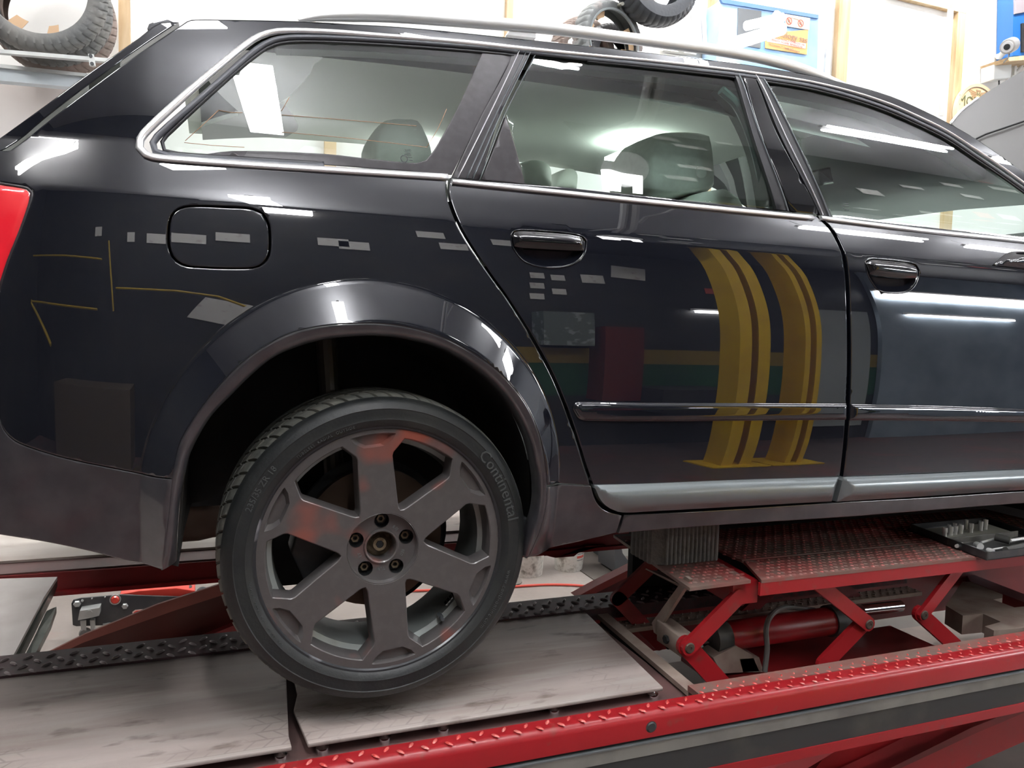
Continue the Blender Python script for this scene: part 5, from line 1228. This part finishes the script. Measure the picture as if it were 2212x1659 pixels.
oldtyre(onY(1440, -52, Yc+.14), rr_*1.10, .15, rr_*.72, mat('tyre_black2', (.045, .045, .05), .5, bump=(60, .3)), 'second black tyre behind the one at the top edge', tilt=.1)
o = MB().tube([onY(1322, 18, Yc+.1)+np.array([-.05, .72, 0]), onY(1322, 18, Yc+.1), onY(1345, 8, Yc-.06)], .010, 8).build('rack_peg', mat('peg_grey', (.30, .30, .26), .5, .5), smooth=True); tag(o, 'grey steel peg through the grey motorcycle tyre', 'peg')
# tyre rack rail and trunking on the left
ZN = mat('galvanised', (.52, .54, .54), .42, .6, noise=[(8, (.66, .67, .66), .4, .7)])
rk_ = empty('tyre_rack', onY(110, 120, 2.7), label='galvanised rack rail with bolted bracket under the top left tyres', cat='rack')
MB().prism([onY(a, b, 2.62) for a, b in ((-120, 92), (0, 106), (215, 124), (300, 131), (300, 139), (215, 132), (0, 114), (-120, 100))], (0, .03, 0)).build('rail', ZN, rk_)
MB().prism([onY(a, b, 2.60) for a, b in ((190, 116), (202, 117), (206, 142), (193, 141))], (0, .02, 0)).build('bracket', ZN, rk_)
for px in ((196, 121), (199, 138)): MB().lathe([(0, -.006), (.008, -.006), (.008, .0)], onY(px[0], px[1], 2.60), n=10).build('bolt', PLASTIC, rk_)
reparent(rk_)
ck = empty('cable_trunking', onY(60, 160, 2.9), label='pale steel trunking with round edge on the left wall', cat='trunking')
MB().prism([onY(a, b, 2.85) for a, b in ((-120, 126), (0, 138), (165, 156), (260, 166), (260, 172), (165, 163), (0, 146), (-120, 134))], (0, .06, 0)).build('trunking_lip', ZN, ck)
MB().prism([onY(a, b, 2.87) for a, b in ((-120, 134), (0, 146), (165, 163), (260, 172), (260, 196), (135, 186), (0, 174), (-120, 165))], (0, .06, 0)).build('trunking_face', mat('trunk_blue', (.66, .73, .78), .5), ck)
reparent(ck)
o = struct('trim_8', MB().prism([onY(a, b, YW-.02) for a, b in ((-200, 158), (280, 197), (280, 420), (-200, 420))], (0, .018, 0)), mat('wall_dado', (.72, .66, .63), .6, noise=[(2, (.80, .76, .74), .4, .7)]))
# ------------------------------------------------------------------ floor things behind the lift
# trolley jack
jk = empty('trolley_jack', onZ(185, 1372, 0), label='black and red trolley jack on the floor beyond the lift', cat='trolley jack')
Yj = 2.36
JB = mat('jack_black', (.035, .035, .04), .4, coat=.3, noise=[(12, (.07, .065, .065), .5, .75)])
JR = mat('jack_red', (.72, .06, .04), .4, coat=.3)
def J(name, px, dy, th, m, bev=0):
    o = MB().prism([onY(a, b, Yj+dy) for a, b in px], (0, th, 0)).build(name, m, jk)
    if bev: bevel(o, bev, 2)
    return o
J('side_plate', ((154, 1304), (158, 1296), (175, 1292), (260, 1285), (460, 1292), (520, 1300), (520, 1318), (300, 1346), (225, 1351), (165, 1353), (157, 1350)), 0, .012, JB, .002)
J('side_plate', ((154, 1304), (158, 1296), (175, 1292), (260, 1285), (460, 1292), (520, 1300), (520, 1318), (300, 1346), (225, 1351), (165, 1353), (157, 1350)), .16, .012, JB, .002)
J('lifting_arm', ((258, 1284), (300, 1276), (380, 1270), (421, 1276), (421, 1293), (380, 1296)), .03, .10, JR, .004)
J('lower_flange', ((222, 1348), (300, 1340), (520, 1312), (520, 1316), (300, 1346), (222, 1353)), -.01, .02, ALU)
J('name_plate', ((286, 1322), (292, 1318), (375, 1310), (378, 1316), (370, 1324), (292, 1335), (286, 1332)), -.004, .003, mat('plate_trim', (.70, .55, .50), .4), .0)
J('name_plate', ((289, 1323), (294, 1320), (373, 1312), (375, 1316), (368, 1322), (293, 1332), (288, 1330)), -.007, .003, JR)
MB().lathe([(0, .0), (.035, .0), (.035, .012), (.0, .012)], onY(398, 1273, Yj+.08), axis='Z', n=20).build('saddle', PLASTIC, jk)
for (px, r0, m_, nm) in (((167, 1304), .016, ZN, 'bolt'), ((249, 1295), .018, JR, 'pivot_cap'), ((270, 1309), .014, ZN, 'bolt'), ((178, 1297), .006, ZN, 'bolt'), ((199, 1292), .003, ZN, 'bolt'), ((227, 1289), .003, ZN, 'bolt')):
    MB().lathe([(0, -.012), (r0*.75, -.012), (r0, -.006), (r0, .001)], onY(px[0], px[1], Yj), n=14 if nm != 'bolt' else 6).build(nm, m_, jk)
MB().lathe([(.019, -.004), (.024, -.004), (.024, .001), (.019, .001)], onY(249, 1295, Yj), n=20, closed=True).build('cap_ring', ZN, jk)
MB().prism([onY(a, b, Yj-.06) for a, b in ((172, 1320), (215, 1313), (214, 1330), (200, 1334), (168, 1340))], (0, .06, 0)).build('caster_bracket', ZN, jk)
MB().lathe([(0, -.002), (.012, -.002), (.012, .004)], onY(193, 1323, Yj-.062), n=6).build('bolt', ZN, jk)
MB().prism([onY(a, b, Yj-.045) for a, b in ((173, 1341), (186, 1340), (186, 1362), (175, 1360))], (0, .004, 0)).build('caster_fork', ZN, jk)
MB().prism([onY(a, b, Yj-.045) for a, b in ((194, 1340), (204, 1340), (204, 1362), (196, 1362))], (0, .03, 0)).build('caster_fork', ZN, jk)
cw = onY(183, 1358, Yj-.03); MB().lathe([(0, 0), (.020, 0), (.024, .004), (.026, .012), (.024, .02), (.02, .024), (0, .024)], (cw[0], cw[1], .027), n=24).build('caster_wheel', mat('caster_grey', (.20, .20, .20), .5, noise=[(9, (.30, .29, .28), .4, .7)]), jk, smooth=True)
MB().lathe([(0, 0), (.024, 0), (.028, .01), (.028, .03), (0, .034)], onY(437, 1284, Yj+.02), n=24).build('front_wheel', PLASTIC, jk, smooth=True)
reparent(jk)
# buckets
def bucket(name, px, py, dia, h, tape, label, m, decal=False):
    c = onZ(px, py, .0); c = np.array([c[0], c[1]+dia/2*.8, 0.0]); t = empty(name, c, label=label, cat='bucket')
    r = dia/2
    MB().lathe([(0, .003), (r*tape-.002, .003), (r-.004, h), (r+.003, h), (r+.003, h-.012), (r, h-.014), (r*tape, 0), (0, 0)], c*np.array([1, 1, 0]), axis='Z', n=36, closed=False).build('bucket_body', m, t, smooth=True)
    if decal:
        for z0, z1, col in ((.13, .145, (.62, .10, .07)), (.108, .113, (.2, .22, .28)), (.085, .10, (.62, .10, .07)), (.070, .075, (.25, .25, .25)), (.125, .129, (.12, .15, .35))):
            MB().lathe([((r*tape+(r-r*tape)*z/h)+.0008, z) for z in (z0, z1)], c, axis='Z', n=10, a0=-1.45, a1=-.75).build('printed_band', mat('print%d' % int(z0*1000), col, .5), t)
    reparent(t)
BW = mat('bucket_white', (.78, .76, .71), .5, noise=[(16, (.30, .27, .23), .56, .68), (45, (.52, .50, .45), .5, .7)])
bucket('bucket', 1150, 1247, .20, .17, .90, 'dirty white bucket nearest the wheel, stained with dark drips', BW)
bucket('bucket', 1240, 1236, .20, .19, .84, 'dirty white bucket with red and grey print', BW, True)
o = MB().lathe([(0, 0), (.085, 0), (.085, .006), (.0, .006)], onZ(1096, 1256, 0), axis='Z', n=24).build('floor_disc', mat('lid_grey', (.20, .18, .16), .6)); tag(o, 'flat dark disc lying on the floor beside the bucket', 'disc')
# red hose on the floor
hp = [onZ(a, b, .008) for a, b in ((700, 1285), (900, 1276), (1060, 1270), (1110, 1267), (1180, 1263), (1240, 1264), (1270, 1268), (1290, 1280), (1300, 1296))]
o = MB().tube(smooth_poly(hp, False, .03, 80), .007, 8).build('air_hose', mat('hose_red', (.80, .12, .09), .4), smooth=True); tag(o, 'thin red air hose curving over the floor behind the lift', 'hose')
# dark stands behind the table
o = MB().prism([onY(a, b, 2.75) for a, b in ((1312, 1165), (1324, 1165), (1326, 1228), (1313, 1228))], (0, .2, 0)).build('steel_upright', PLASTIC); tag(o, 'narrow dark upright standing behind the second bucket', 'upright')
ws = MB().prism([onY(a, b, 2.50) for a, b in ((1327, 1160), (1338, 1160), (1345, 1195), (1360, 1215), (1375, 1225), (1378, 1236), (1329, 1236))], (0, .22, 0)).build('wheel_chock', mat('chock_grey', (.10, .10, .105), .6)); tag(ws, 'curved grey wheel chock on the floor behind the lift', 'chock')
ws = MB().lathe([(0, 0), (.19, 0), (.20, .02), (.20, .10), (0, .10)], onY(1385, 1165, 2.82), n=40).build('steel_drum_lid', mat('drum_grey', (.42, .41, .37), .5), smooth=True); tag(ws, 'round pale grey disc leaning behind the wheel chock', 'disc')
o = MB().box((1.45, 2.98, 0), (3.2, 3.2, .5)).build('low_cabinet', mat('cab_black', (.018, .018, .018), .7)); tag(o, 'low black cabinet standing against the wall behind the buckets', 'cabinet')
# ------------------------------------------------------------------ the workshop behind the camera, mirrored in paint and glass
def refl(px, py, Y, off=0.):
    """where the line of sight that bounces off the body at this point meets the upright plane y = Y"""
    p = hit(px, py, off); n = Sn(p[0], p[2]); d = ray(px, py); d = d/np.linalg.norm(d); q = d-2*(d@n)*n
    return p+q*(Y-p[1])/q[1]
YEL = mat('post_yellow', (.80, .50, .02), .45, noise=[(3, (.70, .42, .02), .4, .7)])
def post(x, label, y=-3.1, w=.26):
    t = empty('lift_post', (x, y, 0), label=label, cat='lift post')
    MB().box((x-w/2, y-.12, 0), (x+w/2, y-.08, 3.5)).build('post_back', YEL, t)
    MB().box((x-w/2, y-.08, 0), (x-w/2+.03, y+.10, 3.5)).build('post_flange', YEL, t)
    MB().box((x+w/2-.03, y-.08, 0), (x+w/2, y+.10, 3.5)).build('post_flange', YEL, t)
    MB().box((x-w/2, y+.10, 0), (x-.03, y+.11, 3.5)).build('post_lip', YEL, t)
    MB().box((x+.03, y+.10, 0), (x+w/2, y+.11, 3.5)).build('post_lip', YEL, t)
    MB().box((x-.25, y-.2, 0), (x+.25, y+.2, .02)).build('post_foot', YEL, t)
    reparent(t)
xp = float(refl(1610, 760, -3.1)[0]); post(xp, 'yellow two-post lift column mirrored in the rear door')
xp2 = float(refl(1722, 800, -3.1)[0]); post(xp2+.05, 'yellow lift column mirrored near the front edge of the rear door', w=.16)
PW = mat('paper_white', (.80, .79, .76), .6, noise=[(14, (.55, .50, .48), .60, .72)])
PRD = mat('paper_red', (.62, .09, .07), .6)
def paper(px, py, w, h, Y=RY0+.012, m=PW, off=0., label=None, rz=0., grp='notices on the dark wall'):
    c = refl(px, py, Y, off); a = math.radians(rz); ca, sa = math.cos(a), math.sin(a)
    P = [c+np.array([u*ca-v*sa, 0, u*sa+v*ca]) for u, v in ((-w/2, -h/2), (w/2, -h/2), (w/2, h/2), (-w/2, h/2))]
    o = MB().prism(P, (0, .004, 0)).build('wall_notice', m); tag(o, label, 'notice', grp); return o
ORD = ['first', 'second', 'third', 'fourth', 'fifth', 'sixth', 'seventh', 'eighth', 'ninth', 'tenth', 'eleventh', 'twelfth', 'thirteenth', 'fourteenth', 'fifteenth', 'sixteenth', 'seventeenth', 'eighteenth', 'nineteenth', 'twentieth', 'twenty-first', 'twenty-second']
for k, (x, y) in enumerate(((213, 500), (283, 512), (330, 515), (407, 515), (503, 512), (720, 522), (765, 530), (930, 508), (1090, 525), (980, 532))):
    paper(x, y, .24, .20, label=ORD[k]+' of the small notices mirrored above the fuel flap and rear wing')
for k, (x, y) in enumerate(((1160, 595), (1160, 617), (1160, 640), (1205, 600), (1208, 630))): paper(x, y, .13, .13, label=('upper left', 'middle left', 'lower left', 'upper right', 'lower right')[k]+' of five small notices mirrored below the rear handle')
paper(1280, 603, .22, .20, label='square notice mirrored right of the five small notices'); paper(1357, 590, .34, .30, rz=-8, label='large tilted notice mirrored right of the square notice')
paper(1550, 630, .28, .14, m=PRD, label='red notice on the dark wall behind the camera')
paper(478, 672, .35, .35, label='large pale notice board on the dark wall', rz=-20)
# low painted bands, cabinets and benches along the front wall
def fbox(name, x0, x1, z0, z1, m, label, cat, d=.05, y=RY0):
    o = MB().box((x0, y+.001, z0), (x1, y+d, z1)).build(name, m); tag(o, label, cat); return o
GR = mat('paint_green', (.01, .085, .03), .5); YL = mat('paint_yellow', (.30, .20, .03), .5)
struct('trim_9', MB().box((1.9, RY0, .75), (7.6, RY0+.01, 1.22)), GR)
struct('trim_10', MB().box((1.9, RY0, 1.22), (7.6, RY0+.012, 1.42)), YL)
fbox('tool_cabinet', 2.62, 2.98, .7, 1.75, mat('cab_red', (.15, .02, .02), .4), 'red tool cabinet against the front wall', 'cabinet', .3)
fbox('shelf_unit', 2.10, 2.55, 1.45, 2.0, mat('shelf_pale', (.14, .17, .16), .5, noise=[(9, (.35, .38, .38), .55, .62)]), 'pale green shelf unit on the front wall', 'shelf', .25)
fbox('work_bench', 3.0, 3.8, .55, .9, mat('bench_dark', (.02, .02, .022), .6), 'dark work bench under the green band', 'bench', .6)
fbox('locker', 4.75, 5.5, .3, 2.3, mat('locker_grey', (.34, .37, .37), .5), 'grey locker right of the yellow lift columns', 'locker', .3)
fbox('tool_chest', -3.6, -1.2, .0, .9, mat('chest_brown', (.12, .09, .06), .6), 'brown chest on the floor behind the camera', 'chest', .7)
# pale partition towards the open side
struct('wall_partition', MB().box((5.9, RY0+.02, 0), (RX1, RY0+.08, 3.9)), mat('partition_blue', (.30, .36, .42), .6, noise=[(2, (.20, .25, .30), .4, .7)]))
# loft with tyres above, dark front board
LB = struct('wall_loft', MB().box((2.3, RY0, 3.55), (RX1, -2.6, 3.60)).box((2.3, -2.62, 3.55), (RX1, -2.58, RZ-.02)), DWALL)
for k, (x, y, w, h, m) in enumerate(((1455, 260, .32, .12, PW), (1438, 300, .26, .12, PW), (1490, 318, .30, .10, PW), (1565, 310, .18, .08, PW), (1500, 362, .30, .10, PW), (1470, 385, .26, .10, PW), (1700, 292, .2, .10, PW), (1695, 322, .2, .10, PW),
        (1740, 290, .24, .10, PW), (1832, 300, .30, .10, PW), (1795, 318, .16, .10, PRD), (1860, 345, .3, .1, PW), (1930, 340, .3, .1, PW), (1880, 415, .26, .16, PW), (1970, 405, .3, .08, PW), (2055, 400, .3, .10, PW), (2100, 425, .3, .10, PW), (2040, 468, .55, .18, PW), (2125, 465, .24, .16, PRD), (2125, 392, .24, .10, PRD), (2180, 470, .3, .16, PW), (2170, 410, .5, .12, PW))):
    paper(x, y, w, h, Y=-2.56, m=m, off=.008, grp='notices on the loft front', label=ORD[k]+(' notice, red, mirrored in the side windows' if m is PRD else ' notice, white, mirrored in the side windows'))
# wall tubes over the benches
def wtube(x0, x1, z, label, h=.05, dy=0.):
    t = empty('wall_lamp', ((x0+x1)/2, RY0+.1, z), label=label, cat='wall lamp')
    MB().box((x0-.03, RY0+.002+dy, z), (x1+.03, RY0+.06+dy, z+.05)).build('housing', HOUS, t)
    MB().box((x0, RY0+.02+dy, z-h), (x1, RY0+.07+dy, z-.001)).build('tube_cover', LAMPG, t); reparent(t)
wtube(3.68, 4.07, 2.18, 'short tube lamp over the dark bench'); wtube(5.2, 5.65, 2.24, 'short tube lamp over the grey locker')
wtube(6.3, 8.1, 2.33, 'long thin tube lamp on the pale partition', .04, .08)
wtube(5.95, 8.7, 2.95, 'long bright lamp high on the pale partition', .20, .08)
wtube(.02, .40, 4.25, 'small square lamp high on the dark wall', .16)
# yellow pipe frames at the left
YP = mat('pipe_yellow', (.62, .42, .05), .5)
def pipe(L, label, r=.025):
    o = MB().tube([refl(a, b, RY0+.3) for a, b in L], r, 6).build('pipe_frame', YP); tag(o, label, 'pipe frame')
pipe([(57, 520), (62, 600), (68, 655), (110, 745)], 'yellow pipe standing at the left, mirrored beside the tail lamp', .035)
pipe([(235, 520), (240, 600), (245, 672)], 'yellow upright pipe left of the chest')
pipe([(60, 553), (140, 552), (220, 560)], 'upper yellow cross pipe of the left frame', .02)
pipe([(68, 650), (140, 660), (210, 668)], 'lower yellow cross pipe of the left frame', .02)
pipe([(250, 622), (380, 628), (470, 640), (530, 662)], 'long thin yellow rail behind the camera', .018)
# round mirror and pale sign that show in the rear door window
def reflZ(px, py, Z, off=.008):
    p = hit(px, py, off); n = Sn(p[0], p[2]); d = ray(px, py); d = d/np.linalg.norm(d); q = d-2*(d@n)*n
    return p+q*(Z-p[2])/q[2]
rm_ = empty('round_mirror', refl(1345, 362, -2.0, .008), label='large round mirror with a dark rim mirrored in the rear door window', cat='mirror')
E1 = [refl(1347+58*math.cos(a), 362+44*math.sin(a), -2.0, .008) for a in np.arange(0, 2*math.pi, .26)]
MB().prism(E1, (0, -.02, 0)).build('rim', BLACKG, rm_)
E2 = [refl(1350+52*math.cos(a), 366+38*math.sin(a), -1.985, .008) for a in np.arange(0, 2*math.pi, .26)]
MB().prism(E2, (0, -.01, 0)).build('disc', mat('mirror_disc', (.42, .42, .42), .3, noise=[(3, (.50, .50, .52), .4, .7)]), rm_); reparent(rm_)
o = MB().prism([refl(a, b, -1.93, .008) for a, b in ((1300, 366), (1318, 366), (1345, 374), (1388, 380), (1388, 424), (1370, 421), (1369, 396), (1342, 391), (1341, 416), (1304, 411))], (0, -.02, 0)).build('light_sign', mat('sign_glow', (1, 1, 1), .5, emit=(1, 1, 1), es=14)); tag(o, 'backlit white arch-shaped panel before the round mirror', 'sign')
for L, r_, lb in (([(1403, 162), (1396, 200), (1380, 255), (1345, 305)], .035, 'left one of two pale ceiling rails mirrored in the rear door window'), ([(1425, 166), (1418, 203), (1402, 258), (1366, 308)], .045, 'right one of two pale ceiling rails mirrored in the rear door window'),
                  ([(1300, 286), (1400, 250), (1512, 214)], .02, 'thin crosswise pipe under the ceiling'),):
    o = MB().tube([reflZ(a, b, 5.15) for a, b in L], r_, 8).build('ceiling_rail', mat('rail_pale', (.8, .8, .8), .4)); tag(o, lb, 'ceiling rail')
